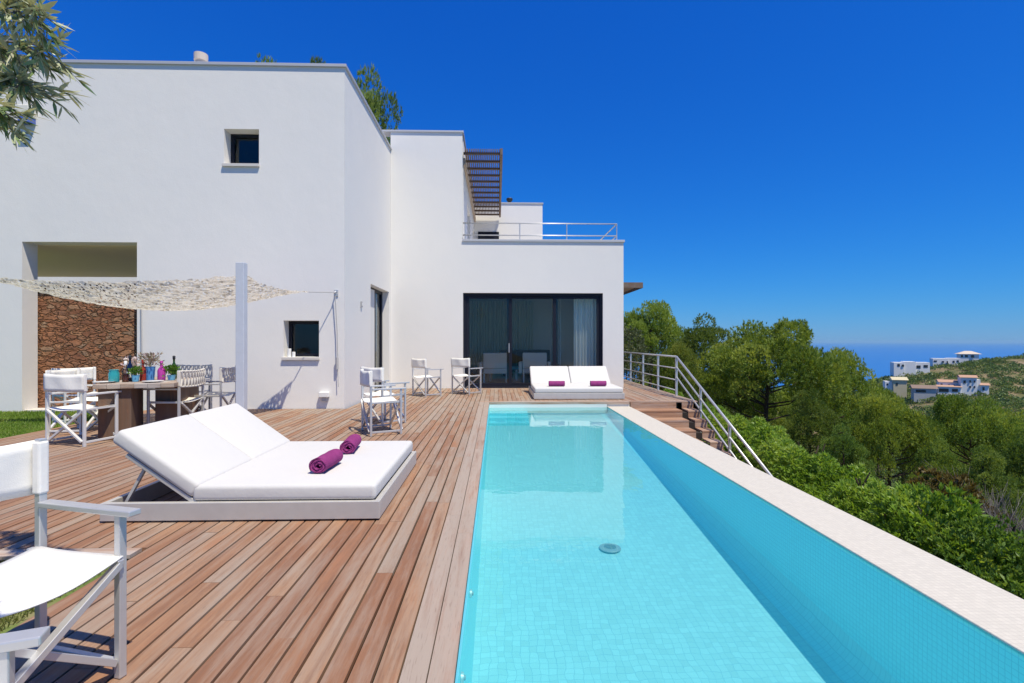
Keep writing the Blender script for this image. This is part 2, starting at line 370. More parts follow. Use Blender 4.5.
# ------------------------------------------------------------------ terrain and sea
def smooth(a, b, x):
    t = np.clip((x - a) / (b - a), 0, 1); return t * t * (3 - 2 * t)
def hashn(x, y, s):
    return (np.sin(x * 1.7 / s + 1.3) * np.cos(y * 1.3 / s + .7) + .6 * np.sin(x * 3.1 / s + y * 2.3 / s) + .4 * np.cos(x * 5.3 / s - y * 4.7 / s)) / 2
def ground(X, Y):
    X = np.asarray(X, float); Y = np.asarray(Y, float)
    near = np.where(X < 3.0, -2.3, np.maximum(-2.0 - .36 * (X - 3.5), -34.0))
    near = near + np.where((Y > 14.2) & (X < 2.0), 2.25, 0) + np.where(X > 5, .25 * hashn(X, Y, 4), 0)
    r = X / np.maximum(Y, 1)
    crest = np.interp(r, [.30, .60, .635, .68, .74, .80, .85, .89, .95, 1.03, 1.3], [-28, -30, -48, -52, -21.5, -18, -14.5, -11.5, -8.5, -6.5, -1])
    yk = np.interp(Y, [110, 160, 205, 262, 300, 330, 430, 700, 5000], [-32, -29, -25, -12.5, -3, -4.5, -60, -90, -110])
    far = crest + yk + 1.2 * hashn(X, Y, 26) * smooth(150, 260, Y) * (1 - smooth(300, 340, Y)) 
    t = smooth(70, 170, Y)
    z = near * (1 - t) + far * t
    z = np.where(X > 420, z, z)
    return z
def axis_vals(lo, hi, first, grow):
    v = [0.0]; st = first
    while v[-1] < hi: v.append(v[-1] + st); st *= grow
    n = [0.0]; st = first
    while n[-1] > lo: n.append(n[-1] - st); st *= grow
    return sorted(set(v + n[1:]))
gx = np.array(axis_vals(-120, 2600, 1.0, 1.022)); gy = np.array(axis_vals(-120, 2600, 1.0, 1.022))
GX, GY = np.meshgrid(gx, gy); GZ = ground(GX, GY)
nx, ny = len(gx), len(gy)
idx = np.arange(nx * ny).reshape(ny, nx)
q = np.stack([idx[:-1, :-1], idx[:-1, 1:], idx[1:, 1:], idx[1:, :-1]], -1).reshape(-1, 4)
mg = mat('hillside_earth', (.2, .15, .1), .95, 0, .1)
n1 = noise(mg, .09, detail=8, rough=.65); n2 = noise(mg, .5, detail=6)
c_ = ramp(mg, n1.outputs[0], [(.33, (.08, .10, .034)), (.47, (.15, .145, .06)), (.57, (.27, .20, .12)), (.74, (.38, .30, .21))])
L(mg, mixc(mg, mth(mg, 'MULTIPLY', n2.outputs[0], .6), c_, (.09, .085, .04)), P(mg).inputs['Base Color']); bump(mg, n2.outputs[0], .6, .3)
gr = np_mesh('ground', np.stack([GX.ravel(), GY.ravel(), GZ.ravel()], 1), q, np.full(len(q), .5), mg)
gr.data.polygons.foreach_set('use_smooth', [True] * len(q)); tag(gr, kind='structure')

ms = mat('sea_water', (.006, .075, .25), .35, 0, .5)
ns = noise(ms, .02, detail=8, vscale=(1, .35, 1)); L(ms, mixc(ms, mth(ms, 'MULTIPLY', ns.outputs[0], .5), (.022, .15, .42), (.014, .11, .34)), P(ms).inputs['Base Color'])
bump(ms, ns.outputs[0], .3, 2.0)
tag(MB().add([(-90000, -2000, -90), (90000, -2000, -90), (90000, 68000, -90), (-90000, 68000, -90)], [(0, 1, 2, 3)]).build('sea', ms), kind='structure')

# ------------------------------------------------------------------ lawn
YF = 9.64; YW = 13.75; XC = -2.84; XR = 3.42
ml = mat('lawn_soil', (.10, .13, .035), .95)
nl = noise(ml, 3, detail=6); L(ml, ramp(ml, nl.outputs[0], [(.35, (.07, .12, .02)), (.55, (.13, .18, .04)), (.72, (.24, .20, .10))]), P(ml).inputs['Base Color'])
lb = MB(); lb.box(-16, -6.42, -9, YF + 6, -.6, -.045); lb.box(-6.42, -2.16, -9, 3.05, -.6, -.045)
tag(lb.build('lawn', ml), kind='structure')
rng = np.random.default_rng(3)
def grass(name, x0, x1, y0, y1, n, m, h):
    p = np.stack([rng.uniform(x0, x1, n), rng.uniform(y0, y1, n), np.full(n, -.05)], 1)
    d = np.stack([rng.normal(0, .45, n), rng.normal(0, .45, n), np.ones(n)], 1)
    v, f = blades(p, d, rng.uniform(.5, 1, n) * h, np.full(n, .007), rng)
    a = .5 + .35 * hashn(p[:, 0], p[:, 1], .5) + rng.normal(0, .18, n)
    return tag(np_mesh(name, v, f, a, m), 'short lawn grass growing beside the decking', 'grass', kind='stuff')
grass('grass', -9.6, -6.43, 5.2, YF, 42000, M['grass'], .06)['label'] = 'bright green lawn grass between deck and house pillar'
grass('dry_grass', -4.6, -2.2, 1.3, 3.04, 26000, M['drygrass'], .06)['label'] = 'yellowing grass wedge between the deck boards near the front chair'

# ------------------------------------------------------------------ deck
deck = MB()
def boards(mb, x0, x1, y0, y1, pitch=.097, gap=.0065, top=0.0, gry=None, lo=1.1, hi=3.4):
    n = max(1, round((x1 - x0) / pitch)); p = (x1 - x0) / n
    for k in range(n): column(mb, x0 + k * p + gap / 2, x0 + (k + 1) * p - gap / 2, y0, y1, top, gry, lo, hi)
def column(mb, xa, xb, y0, y1, top=0.0, gry=None, lo=1.1, hi=3.4):
    y = y0 - rnd.uniform(0, hi * .8)
    while y < y1:
        ln = rnd.uniform(lo, hi); a, b = max(y, y0), min(y + ln, y1) - .003
        if b - a > .05:
            g = min(1.1, rnd.random() ** 1.3 * .75 + .035 * max(0, a)) if gry is None else gry + rnd.uniform(-.15, .15)
            # weathering: paler towards the far end of the terrace
            dz = rnd.uniform(-.0012, .0012)
            mb.box(xa, xb, a, b, top - .022 + dz, top + dz, rnd.random(), g)
        y += ln
PX = -.157
nb = 62; pit = (PX - .205 + 6.4) / nb
for k in range(nb):
    xa = -6.4 + k * pit + .0062; xb = -6.4 + (k + 1) * pit - .0062
    xm = (xa + xb) / 2
    ya = 3.17 if xm < -2.14 else -2.5
    yb = YF - .01 if xm < XC + .0 else YW - .01
    column(deck, xa, xb, ya, yb)
boards(deck, PX - .202, 2.755, 10.72, YW - .01); boards(deck, 2.755, XR, 10.72, YW - .01); boards(deck, XR + .02, 4.2, 10.72, 24)
tag(deck.build('deck', M['deck']), kind='structure')
eb = MB()
for xa, xb in ((PX - .203, PX - .105), (PX - .100, PX - .002)): column(eb, xa, xb, -2.5, 10.60, .001, .9, 1.6, 3.0)
tag(eb.build('deck_edging', M['deck_edge']), kind='structure')
xb_ = MB()
def column_x(mb, x0, x1, ya, yb, top, z0=None, g=.8):
    x = x0
    while x < x1:
        ln = rnd.uniform(1.4, 3); b = min(x + ln, x1) - .003
        if b - x > .03: mb.box(x, b, ya, yb, (top - .022) if z0 is None else z0, top, rnd.random(), g)
        x += ln
column_x(xb_, -6.4, -2.145, 3.06, 3.164, .001)
column_x(xb_, PX - .202, 2.76, 10.604, 10.714, .001, g=.55)
column_x(xb_, PX + .001, 2.76, 10.575, 10.598, .0, -.05, g=.45)
column_x(xb_, 2.765, 4.2, 10.60, 10.714, .001, g=.35)
tag(xb_.build('deck_border', M['deck_x']), kind='structure')
ub = MB()
ub.box(-6.4, PX - .19, 3.1, YF + .1, -.06, -.04); ub.box(XC, PX - .19, YF + .1, YW, -.06, -.04); ub.box(-2.14, PX - .19, -2.5, 3.1, -.06, -.04)
ub.box(PX - .19, PX - .01, -2.5, 10.6, -.062, -.042); ub.box(PX - .19, XR + .5, 10.72, YW, -.062, -.042); ub.box(XR + .1, 4.2, YW, 24, -.062, -.042); ub.box(PX-.19,PX+.0,10.6,10.72,-.062,-.042)
ub.box(4.2, 4.22, 10.6, 24, -2.5, -.002)
tag(ub.build('deck_substructure', M['dark']), kind='structure')

# ------------------------------------------------------------------ pool
CZ = -.10; WZ = -.118; XI = 2.30; XO = 2.76; YE = 10.60; YN = -3.2
def fz(y): return -.34 - .083 * (YE - .9 - y) if y > 0.5 else -.34 - .083 * (YE - 1.4)
pb = MB()
fz0, fz1 = fz(YN), fz(YE - 1.15)
prof = [(PX, .0)] + [(XI - .24 + .24 * math.sin(k * math.pi / 16), .24 - .24 * math.cos(k * math.pi / 16)) for k in range(9)]
ys_ = [(YN, -1.1), (.4, -1.1), (YE, -.27)]
pv = [(x, y, z + dz * (1 if z < -.5 else .3)) for y, z in ys_ for x, dz in prof]; m_ = len(prof)
pb.add(pv, [(j * m_ + i, j * m_ + i + 1, (j + 1) * m_ + i + 1, (j + 1) * m_ + i) for j in range(2) for i in range(m_ - 1)])
pb.mi = [0 if k % (m_ - 1) < 3 else 1 for k in range(len(pb.f))]
basin = pb.build('pool_basin', [M['pool_floor'], M['pool_cove']], smooth=True); tag(basin, kind='structure')
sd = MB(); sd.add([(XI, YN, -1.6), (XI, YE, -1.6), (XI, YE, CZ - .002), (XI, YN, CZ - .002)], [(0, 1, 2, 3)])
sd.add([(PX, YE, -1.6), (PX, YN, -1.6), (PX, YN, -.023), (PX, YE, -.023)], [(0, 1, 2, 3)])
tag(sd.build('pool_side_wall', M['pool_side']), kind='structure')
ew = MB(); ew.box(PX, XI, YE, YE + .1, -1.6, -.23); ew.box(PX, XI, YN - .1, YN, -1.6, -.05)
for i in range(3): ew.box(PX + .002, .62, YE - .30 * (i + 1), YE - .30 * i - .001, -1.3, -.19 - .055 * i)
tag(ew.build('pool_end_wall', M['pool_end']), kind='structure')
wl = MB(); wl.box(PX + .002, XI - .013, YE - .024, YE + .09, -.229, -.051); wl.box(XI, XO + .001, YE + .001, YE + .09, -2.3, -.051)
tag(wl.build('pool_white_wall', M['pool_white']), kind='structure')
cp = MB(); cp.box(XI - .012, XO, YN, YE, CZ - .012, CZ); cp.box(XI + .004, XO - .02, YN, YE, -2.6, CZ - .013, mi=1)
tag(cp.build('pool_coping', [M['pool_coping'], M['pool_white']], bevel=.006), kind='structure')
wt = MB(); wt.add([(PX, YN, WZ), (XI, YN, WZ), (XI, YE, WZ), (PX, YE, WZ)], [(0, 1, 2, 3)])
tag(wt.build('pool_water', M['water']), kind='structure')
mdr = mat('grey_drain', (.22, .25, .27), .5)
dz_ = onZ(610, 537, -.62)
dr = empty('pool_drain', (dz_.x, dz_.y, -1.1 + (dz_.y - .4) * .0814 + .006), 0, 'round grey drain cover on the turquoise pool floor', 'drain')
dm = MB(); dm.lathe([(.10, 0), (.105, .006), (.10, .012), (.06, .016)], n=28); d0 = dm.build('rim', mdr, dr, smooth=False)
dg = MB()
for k in range(-3, 4):
    hw = math.sqrt(max(.0, .058 ** 2 - (k * .016) ** 2)); dg.box(-hw, hw, k * .016 - .004, k * .016 + .004, .014, .021)
dg.build('grating', mat('dark_drain_grating', (.12, .15, .17), .5), dr)
for i, (px, py) in enumerate(((469, 578), (460, 657))):
    y_ = onZ(px, py, -.12).y
    t_ = empty('pool_inlet', (PX + .001, y_, -.21), 0, ['small round water inlet on the pool wall, the one farther from the camera', 'small round water inlet on the pool wall, nearest the front chair'][i], 'inlet', 'pool wall inlets')
    b_ = MB(); b_.tube([(0, 0, 0), (.012, 0, 0)], [.024, .020], 20); b_.build('ring', M['steel'], t_)
    b_ = MB(); b_.tube([(.0125, 0, 0), (.02, 0, 0)], [.012, .010], 16); b_.build('nozzle', mdr, t_)

# ------------------------------------------------------------------ the villa
house = empty('villa', (0, 0, 0), 0, 'white cubic stucco villa behind the pool terrace', 'house')
def wall_y(mb, x0, x1, z0, z1, y0, y1, holes, mi=0):
    """wall facing -Y between y0 (front) and y1, with rectangular holes (hx0,hx1,hz0,hz1)"""
    xs = sorted({x0, x1, *[h[0] for h in holes], *[h[1] for h in holes]}); zs = sorted({z0, z1, *[h[2] for h in holes], *[h[3] for h in holes]})
    for i in range(len(xs) - 1):
        for j in range(len(zs) - 1):
            cx, cz = (xs[i] + xs[i + 1]) / 2, (zs[j] + zs[j + 1]) / 2
            if any(h[0] < cx < h[1] and h[2] < cz < h[3] for h in holes): continue
            a, b, c, d = xs[i], xs[i + 1], zs[j], zs[j + 1]
            mb.add([(a, y0, c), (b, y0, c), (b, y0, d), (a, y0, d)], [(0, 1, 2, 3)], mi=mi)
            mb.add([(a, y1, c), (b, y1, c), (b, y1, d), (a, y1, d)], [(3, 2, 1, 0)], mi=mi)
    for a, b, c, d in holes:
        mb.add([(a, y0, c), (a, y1, c), (a, y1, d), (a, y0, d)], [(0, 1, 2, 3)], mi=mi)
        mb.add([(b, y0, c), (b, y1, c), (b, y1, d), (b, y0, d)], [(3, 2, 1, 0)], mi=mi)
        mb.add([(a, y0, d), (b, y0, d), (b, y1, d), (a, y1, d)], [(3, 2, 1, 0)], mi=mi)
        if c > z0 + .01: mb.add([(a, y0, c), (b, y0, c), (b, y1, c), (a, y1, c)], [(0, 1, 2, 3)], mi=mi)
def wall_x(mb, y0, y1, z0, z1, x0, x1, holes):
    """wall facing +X: front at x1, back at x0"""
    t = MB(); wall_y(t, y0, y1, z0, z1, 0, 1, holes)
    mb.add([(x1 + (x0 - x1) * v[1], v[0], v[2]) for v in t.v], t.f)
ZT = 6.36
pt = lambda px, py: onY(px, py, YF)
w1 = (pt(224, 0).x, pt(259, 0).x, pt(240, 164).z, pt(240, 129).z)
w2 = (pt(283.5, 0).x, pt(319, 0).x, pt(300, 357).z, pt(300, 320.5).z)
op = (pt(22, 0).x, pt(137, 0).x, -.04, pt(80, 242).z)
mw = MB(); wall_y(mw, -9.4, XC, -.04, ZT, YF, YF + .32, [w1, w2, op])
o_ = mw.build('wall', M['stucco'], house, bevel=.012); o_.modifiers['bevel'].limit_method = 'ANGLE'
sw = MB(); door_s = (11.6, 13.56, 0.0, 2.55)
wall_x(sw, YF + .002, YW + 6, -.04, ZT, XC - .32, XC, [door_s])
# roof slab of the main block
sw.box(-9.08, XC - .33, YF + .33, 15.2, 3.35, 3.36); sw.box(-9.38, XC - .02, YF + .02, 15.2, ZT - .05, ZT - .02); sw.box(-9.398, -9.09, YF + .322, 15.2, op[3] + .203, ZT - .001); sw.box(-9.396, -9.0, 14.9, 15.19, -.04, op[3] - .001); sw.box(-9.08, XC - .33, 14.9, 15.19, 3.37, ZT - .06)
sw.build('side_wall', M['stucco'], house)
cpm = MB(); cpm.box(-9.43, XC + .035, YF - .035, YF + .36, ZT, ZT + .055); cpm.box(XC - .36, XC + .035, YF + .361, YW + 6, ZT, ZT + .055)
cpm.build('roof_coping', M['coping'], house, bevel=.004)
# niche behind the opening: ceiling, sides, stone wall
nm = MB(); nm.box(op[1], op[1] + .02, YF + .33, 15, -.04, 3.3)
nm.box(-22, op[1] + .1, 17.2, 17.4, -.04, 3.7)
nm.build('alcove_wall', M['stucco'], house)
pv0 = MB(); pv0.box(-9.4, op[1] - .002, YF + .04, 14, -.044, -.012); pv0.build('alcove_bounce_slab', M['sill'], house)  # pale slab added to bounce sunlight up onto the alcove ceiling
cm = MB(); cm.box(-13.2, op[1] - .001, YF + .325, 14.89, op[3] + .003, op[3] + .2); cm.build('alcove_ceiling', M['stucco_in'], house)
# wing
WT = 6.84; PT_ = 3.93
pw = lambda px, py: onY(px, py, YW)
dx0, dx1, dzt = pw(463, 0).x, pw(603, 0).x, pw(530, 293).z
TX = pw(462.5, 0).x
ww = MB(); wall_y(ww, XC + .001, XR, -.04, PT_, YW, YW + .3, [(dx0, dx1, -.02, dzt)])
ww.box(XR - .3, XR, YW + .301, 14.5, -.04, PT_); ww.box(XR - .3, XR, 19.4, 24, -.04, PT_); ww.box(XR - .3, XR, 14.5, 19.4, 2.5, PT_); ww.box(XC, XR - .31, YW + .31, 23.9, 2.95, 3.0); ww.box(TX+.01, XR - .31, YW + .31, 23.9, 3.1, 3.15)
ww.box(XC, XR - .3, 23.6, 24, -.04, PT_ - .6)
ww.build('wing_wall', M['stucco'], house, bevel=.01)
tw = MB(); wall_y(tw, XC + .002, TX, PT_ - .5, WT, YW + .003, YW + .3, [])
t2 = MB(); wall_x(t2, YW + .31, 24, 3.15, WT, TX - .3, TX - .001, [(16.0, 17.8, 3.2, 5.6), (19.5, 21, 3.2, 5.6)])
tw.add(t2.v, t2.f); tw.box(XC, TX - .02, YW + .1, 23.5, WT - .05, WT - .02)
tw.build('upper_wall', M['stucco'], house, bevel=.01)
c2 = MB(); c2.box(XC - .3, TX + .03, YW - .03, YW + .33, WT, WT + .05); c2.box(TX - .33, TX + .03, YW + .331, 24, WT, WT + .05)
c2.box(TX + .002, XR + .03, YW - .035, YW + .34, PT_, PT_ + .06); c2.box(XR - .34, XR + .03, YW + .341, 24, PT_, PT_ + .06)
c2.build('parapet_coping', M['coping'], house, bevel=.004)
# terrace block behind
q0 = onY(501, 240, 21.0); q1 = onY(542.5, 204, 21.0)
bk = MB(); bk.box(TX, q1.x, 21.0, 23.8, 3.2, q1.z); bk.build('stair_tower', M['stucco'], house, bevel=.01)
bk = MB(); bk.box(TX - .02, q1.x + .03, 20.97, 23.83, q1.z, q1.z + .05); bk.build('stair_tower_coping', M['coping'], house)
pdoor = MB(); a0 = onY(478, 241, 20.98); a1 = onY(499, 232, 20.98)
pdoor.box(a0.x, a1.x, 20.95, 20.985, 3.2, a1.z); pdoor.build('terrace_door', M['frame'], house)
ch = MB(); cc = onY(509.5, 203, 22); ch.lathe([(.07, 0), (.07, .30), (.12, .34), (.14, .42), (.12, .45), (.02, .47)], (cc.x, 22, q1.z + .05), 16)
ch.build('flue_cowl', M['black'], house)
# roof chimney on the main block
cc = onY(201, 60, 11.2); ch = MB(); ch.lathe([(.10, -.3), (.11, -.04), (.135, -.03), (.135, .12), (.09, .14)], (cc.x, 11.2, cc.z), 16); ch.build('chimney_pot', mat('pale_clay', (.55, .48, .42), .8), house)
# wing eave on the far side
ev = MB()
for k in range(14): ev.box(XR + .02, XR + 1.15, 16 + k * .35, 16.16 + k * .35, 2.98, 3.05, rnd.random(), .4)
ev.box(XR + .02, XR + 1.15, 15.9, 15.96, 2.93, 3.1); ev.box(XR + 1.1, XR + 1.16, 15.961, 21, 2.93, 3.1)
ev.build('side_eave', M['slatwood'], house)

def window(name, x0, x1, z0, z1, y, n=1, fw=.06, sill=True, inner=(.03, .04, .045)):
    b = MB()
    b.box(x0, x1, y, y + .07, z1 - fw, z1); b.box(x0, x1, y, y + .07, z0, z0 + fw)
    for xa in (x0, x1 - fw): b.box(xa, xa + fw, y, y + .07, z0 + fw, z1 - fw)
    f = b.build(name, M['frame'], house, bevel=.003)
    MB().box(x0 + fw, x1 - fw, y + .03, y + .04, z0 + fw, z1 - fw).build('pane', M['glass'], f)
    if sill:
        s_ = MB(); s_.box(x0 - .02, x1 + .012, YF - .045, y + .05, z0 - .055, z0 - .001); s_.build('sill', M['sill'], f, bevel=.004)
    return f
window('window', w1[0], w1[1], w1[2], w1[3], YF + .24)
window('window', w2[0], w2[1], w2[2], w2[3], YF + .24)
# rooms behind the small windows
for (a, b, c, d) in (w1, w2):
    r_ = MB(); zz0 = c - .9; x0, x1 = a - 1.2, min(b + 1.0, XC - .34)
    y0, y1 = YF + .33, YF + 3.0
    r_.add([(x0, y0, zz0), (x1, y0, zz0), (x1, y1, zz0), (x0, y1, zz0), (x0, y0, d + .5), (x1, y0, d + .5), (x1, y1, d + .5), (x0, y1, d + .5)], [(0, 1, 2, 3), (7, 6, 5, 4), (3, 2, 6, 7), (0, 3, 7, 4), (2, 1, 5, 6)])
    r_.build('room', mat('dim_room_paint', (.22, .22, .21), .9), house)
# big sliding doors
def slider():
    y = YW + .10; fw = .085
    b = MB(); b.box(dx0, dx1, y - .03, y + .13, dzt - .07, dzt - .001); b.box(dx0, dx1, y - .03, y + .13, -.018, .05)
    for xa in (dx0, dx1 - .07): b.box(xa + .001, xa + .069, y - .028, y + .128, .05, dzt - .07)
    f = b.build('sliding_door', M['frame'], house, bevel=.004)
    xs = [dx0 + .07, pw(509.5, 0).x, pw(556, 0).x, dx1 - .07]
    for i in range(3):
        a, c = xs[i] - (.07 if i else 0), xs[i + 1] + (.07 if i < 2 else 0); yy = y + (.0, .045, .0)[i]
        s_ = MB()
        s_.box(a, c, yy, yy + .04, dzt - .145, dzt - .072); s_.box(a, c, yy, yy + .04, .052, .13)
        s_.box(a, a + fw, yy, yy + .04, .13, dzt - .145); s_.box(c - fw, c, yy, yy + .04, .13, dzt - .145)
        s_.build('sash', M['frame'], f, bevel=.003)
        MB().box(a + fw, c - fw, yy + .015, yy + .025, .13, dzt - .145).build('pane', M['glass'], f)
    h_ = MB(); h_.box(xs[1] - .02, xs[1] + .0, y - .04, y - .002, .95, 1.2); h_.build('handle', M['alu'], f, bevel=.004)
slider()
b = MB(); b.box(XR - .2, XR - .13, 14.5, 19.4, 2.42, 2.499); b.box(XR - .2, XR - .13, 14.5, 19.4, 0, .07)  # unseen window, added to let more sunlight into the living room
for ya in (14.501, 16.96, 19.32): b.box(XR - .199, XR - .131, ya, ya + .078, .07, 2.42)
f = b.build('added_side_window', M['frame'], house); MB().box(XR - .17, XR - .16, 14.58, 19.32, .07, 2.42).build('pane', M['glass'], f)
# side door
sdx = XC - .17
b = MB(); y0, y1 = door_s[0], door_s[1]
b.box(sdx - .07, sdx, y0, y1, 2.47, 2.549); b.box(sdx - .07, sdx, y0, y1, 0, .06)
for ya in (y0 + .001, (y0 + y1) / 2 + .14, y1 - .10): b.box(sdx - .07, sdx - .001, ya, ya + .1, .06, 2.47)
sf = b.build('side_door', M['frame'], house, bevel=.003)
MB().box(sdx - .04, sdx - .03, y0 + .1, y1 - .1, .06, 2.47).build('pane', M['glass'], sf)
lv = MB(); lv.box(sdx + .004, sdx + .02, y0 + .01, y0 + 1.0, .03, 2.5); lv.build('shutter', mat('pale_shutter', (.66, .66, .65), .7), sf)
# interior of the wing
mi_ = mat('grey_interior_paint', (.78, .76, .70), .9); mf_ = mat('stone_floor', (.62, .57, .50), .4)
r_ = MB(); r_.box(XC + .01, XR - .31, 19.8, 19.9, 0, 2.94); r_.box(XC + .005, XC + .02, YW + .31, 19.8, 0, 2.94); r_.build('interior_wall', mi_, house)
r_ = MB(); r_.box(XC, XR - .3, YW + .302, 19.9, -.04, .0); r_.build('interior_floor', mf_, house)
cur = MB()
def curtain(x0, x1, y, z0, z1, n):
    vs = []; fs = []; k = n * 8
    for i in range(k + 1):
        x = x0 + (x1 - x0) * i / k; yy = y + .045 * math.sin(2 * math.pi * n * i / k) + .01 * math.sin(i * 1.3)
        vs += [(x, yy, z0), (x, yy, z1)]
    for i in range(k): fs.append((2 * i, 2 * i + 2, 2 * i + 3, 2 * i + 1))
    return MB().add(vs, fs)
mcu = mat('white_curtain', (.78, .79, .77), .9)
tag(curtain(pw(576, 0).x, dx1 + .1, YW + .40, .02, 2.75, 9).build('curtain', mcu), 'long white curtain inside the right-hand glass door pane', 'curtain')
tag(curtain(-1.1, 1.4, 19.6, .02, 2.8, 24).build('curtain', mat('sage_curtain', (.72, .73, .62), .9)), 'grey pleated curtain across the back of the dim living room', 'curtain')
tag(curtain(1.95, 2.3, 18.4, .02, 2.75, 4).build('curtain', mcu), 'narrow white curtain deep inside behind the right door pane', 'curtain')
def armchair(x, y, rz, lab):
    t = empty('lounge_chair', (x, y, 0), rz, lab, 'armchair', 'white lounge chairs in the living room')
    MB().box(-.36, .36, -.36, .36, .30, .46).build('seat', M['cushion'], t, bevel=.03)
    MB().box(-.36, .36, .24, .38, .461, .92).build('backrest', M['cushion'], t, bevel=.03)
    for sx in (-1, 1):
        MB().box(sx * .43 - .05, sx * .43 + .05, -.36, .36, .30, .64).build('armrest', M['cushion'], t, bevel=.02)
        for sy in (-1, 1): MB().box(sx * .33 - .02, sx * .33 + .02, sy * .3 - .02, sy * .3 + .02, 0, .299).build('leg', M['alu'], t)
armchair(-.05, 15.4, R(180), 'white lounge chair behind the left glass pane'); armchair(1.15, 15.5, R(175), 'white lounge chair behind the middle glass pane')
t = empty('sideboard', (1.0, 18.6, 0), 0, 'low black sideboard at the back of the living room', 'sideboard')
MB().box(-.9, .9, -.25, .25, .15, .95).build('body', M['black'], t, bevel=.01)
for sx in (-1, 1): MB().box(sx * .75 - .03, sx * .75 + .03, -.2, .2, 0, .149).build('leg', M['black'], t)
for sx in (-.6, 0, .6): MB().box(sx - .28, sx + .28, -.265, -.251, .2, .9).build('door', M['frame'], t)
t = empty('coffee_table', (.2, 16.6, 0), 0, 'blue low table between the white lounge chairs indoors', 'table')
MB().box(-.5, .5, -.35, .35, .36, .42).build('tabletop', mat('blue_lacquer', (.04, .26, .36), .3), t, bevel=.01)
for sx in (-1, 1):
    for sy in (-1, 1): MB().box(sx * .42 - .03, sx * .42 + .03, sy * .28 - .03, sy * .28 + .03, 0, .359).build('leg', M['alu'], t)

# roof-terrace railing (part of the villa)
zr = [onY(540, y, YW + .15).z for y in (223.5, 235.5)]
rl = MB()
for z in zr:
    rl.tube([(TX, YW + .15, z), (XR - .15, YW + .15, z)], .016, 8); rl.tube([(XR - .15, YW + .15, z), (XR - .15, 20.9, z)], .016, 8)
rail = rl.build('terrace_railing', M['steel'], house, smooth=True)
for x, y in ((TX + .06, YW + .15), (.62, YW + .15), (1.9, YW + .15), (XR - .15, YW + .15), (XR - .15, 16), (XR - .15, 18.4)):
    MB().tube([(x, y, PT_ + .05), (x, y, zr[0])], .014, 8).build('post', M['steel'], rail)
# pergola
PZ = onY(480, 152, 13.95).z; PX1 = onY(502, 152, 13.95).x
pg = MB(); nsl = 17
for k in range(nsl):
    x = TX + .06 + (PX1 - TX - .12) * k / (nsl - 1); pg.box(x - .014, x + .014, 13.9, 20.9, PZ, PZ + .07, rnd.random(), .4)
pgo = pg.build('pergola', M['slatwood'], house)
for k in range(12):
    y = 14.0 + k * .61; b = MB(); b.box(TX + .01, PX1 - .05, y - .035, y + .035, PZ - .055, PZ - .001); b.build('beam', M['beamwood'], pgo)
b = MB(); b.box(PX1 - .049, PX1 + .02, 13.88, 20.9, PZ - .09, PZ + .08); b.build('edge_beam', M['slatwood'], pgo)
b = MB(); b.box(TX + .005, TX + .06, 14.05, 20.9, PZ - .32, PZ - .131); b.build('wall_beam', mat('pale_timber', (.42, .33, .26), .8), pgo)

# ------------------------------------------------------------------ stone wall + barbecue ledge in the alcove
t = MB()
y0 = 10.0; rs = random.Random(5); z = 0
stw = MB().box(-9.3, op[1] - .03, y0, y0 + .35, -.04, 2.37).build('stone_wall', M['stone'], None, bevel=.02)
tag(stw, 'brown rubble stone wall inside the covered alcove', 'wall')
# ------------------------------------------------------------------ wall fittings
t = empty('wall_light', pt(30.5, 121), 0, 'cream box wall light high on the facade beside the olive branch', 'lamp')
MB().box(-.11, .11, -.16, -.001, .03, .24).build('shade', mat('cream_shade', (.72, .70, .62), .6), t, bevel=.02)
MB().box(-.10, .10, -.15, -.001, -.08, .029).build('shadowed_opening', mat('painted_blue_shadow', (.08, .14, .45), .3), t, bevel=.008)  # blue colour paints in the shadow of the lamp's opening
t = empty('wall_socket', pt(325, 397), 0, 'white box fitting low on the facade right of the net shadow', 'socket')
MB().box(-.09, .09, -.09, -.001, 0, .10).build('cover', M['white'], t, bevel=.012)
MB().box(-.045, .045, -.06, -.001, -.07, -.001).build('conduit', mat('grey_conduit', (.45, .45, .44), .6), t, bevel=.004)
sy_ = 10.9
t = empty('wall_switch', (XC, XC / ((362 - 512) / F + sT), 1.25 + (341.5 - 304) / F * 10.6), 0, 'small grey switch on the side wall left of the door', 'switch')
MB().box(.001, .03, -.04, .04, -.06, .06).build('plate', mat('grey_switch', (.35, .35, .36), .5), t, bevel=.004)
MB().box(.031, .04, -.02, .02, -.03, .03).build('button', M['white'], t)
hk = pt(336.5, 293)
t = empty('wall_hook', hk, 0, 'steel hook block on the facade holding the shade rope', 'hook')
MB().box(-.035, .035, -.02, -.001, -.06, .06).build('plate', M['steel'], t, bevel=.003)
MB().tube([(0, -.02, .02), (0, -.08, .02), (0, -.10, 0), (0, -.08, -.02)], .012, 8).build('eye', M['steel'], t)
t = empty('hanging_cord', hk, 0, 'grey rope hanging from the hook down to a cleat', 'rope')
MB().tube([(-.005, -.07, -.05), (.03, -.06, -.7), (.04, -.055, -1.3)], .009, 8).build('rope', M['rope'], t)
MB().tube([(.03, -.06, -1.2), (.032, -.06, -1.42)], .026, 8).build('cleat', M['rope'], t)
MB().tube([(.04, -.055, -1.42), (.05, -.055, -1.75)], .007, 8).build('tail', M['rope'], t)
p_ = pt(143, 300)
tag(MB().tube([(p_.x, YF - .05, 2.1), (p_.x + .02, YF - .05, .1)], .012, 8).build('down_rope', M['rope']), 'thin grey rope hanging on the facade at the alcove corner', 'rope')
cd = pt(288, 352)
t = empty('candle', (cd.x + .0, YF + .06, w2[2]), 0, 'white pillar candle on the lower window sill', 'candle')
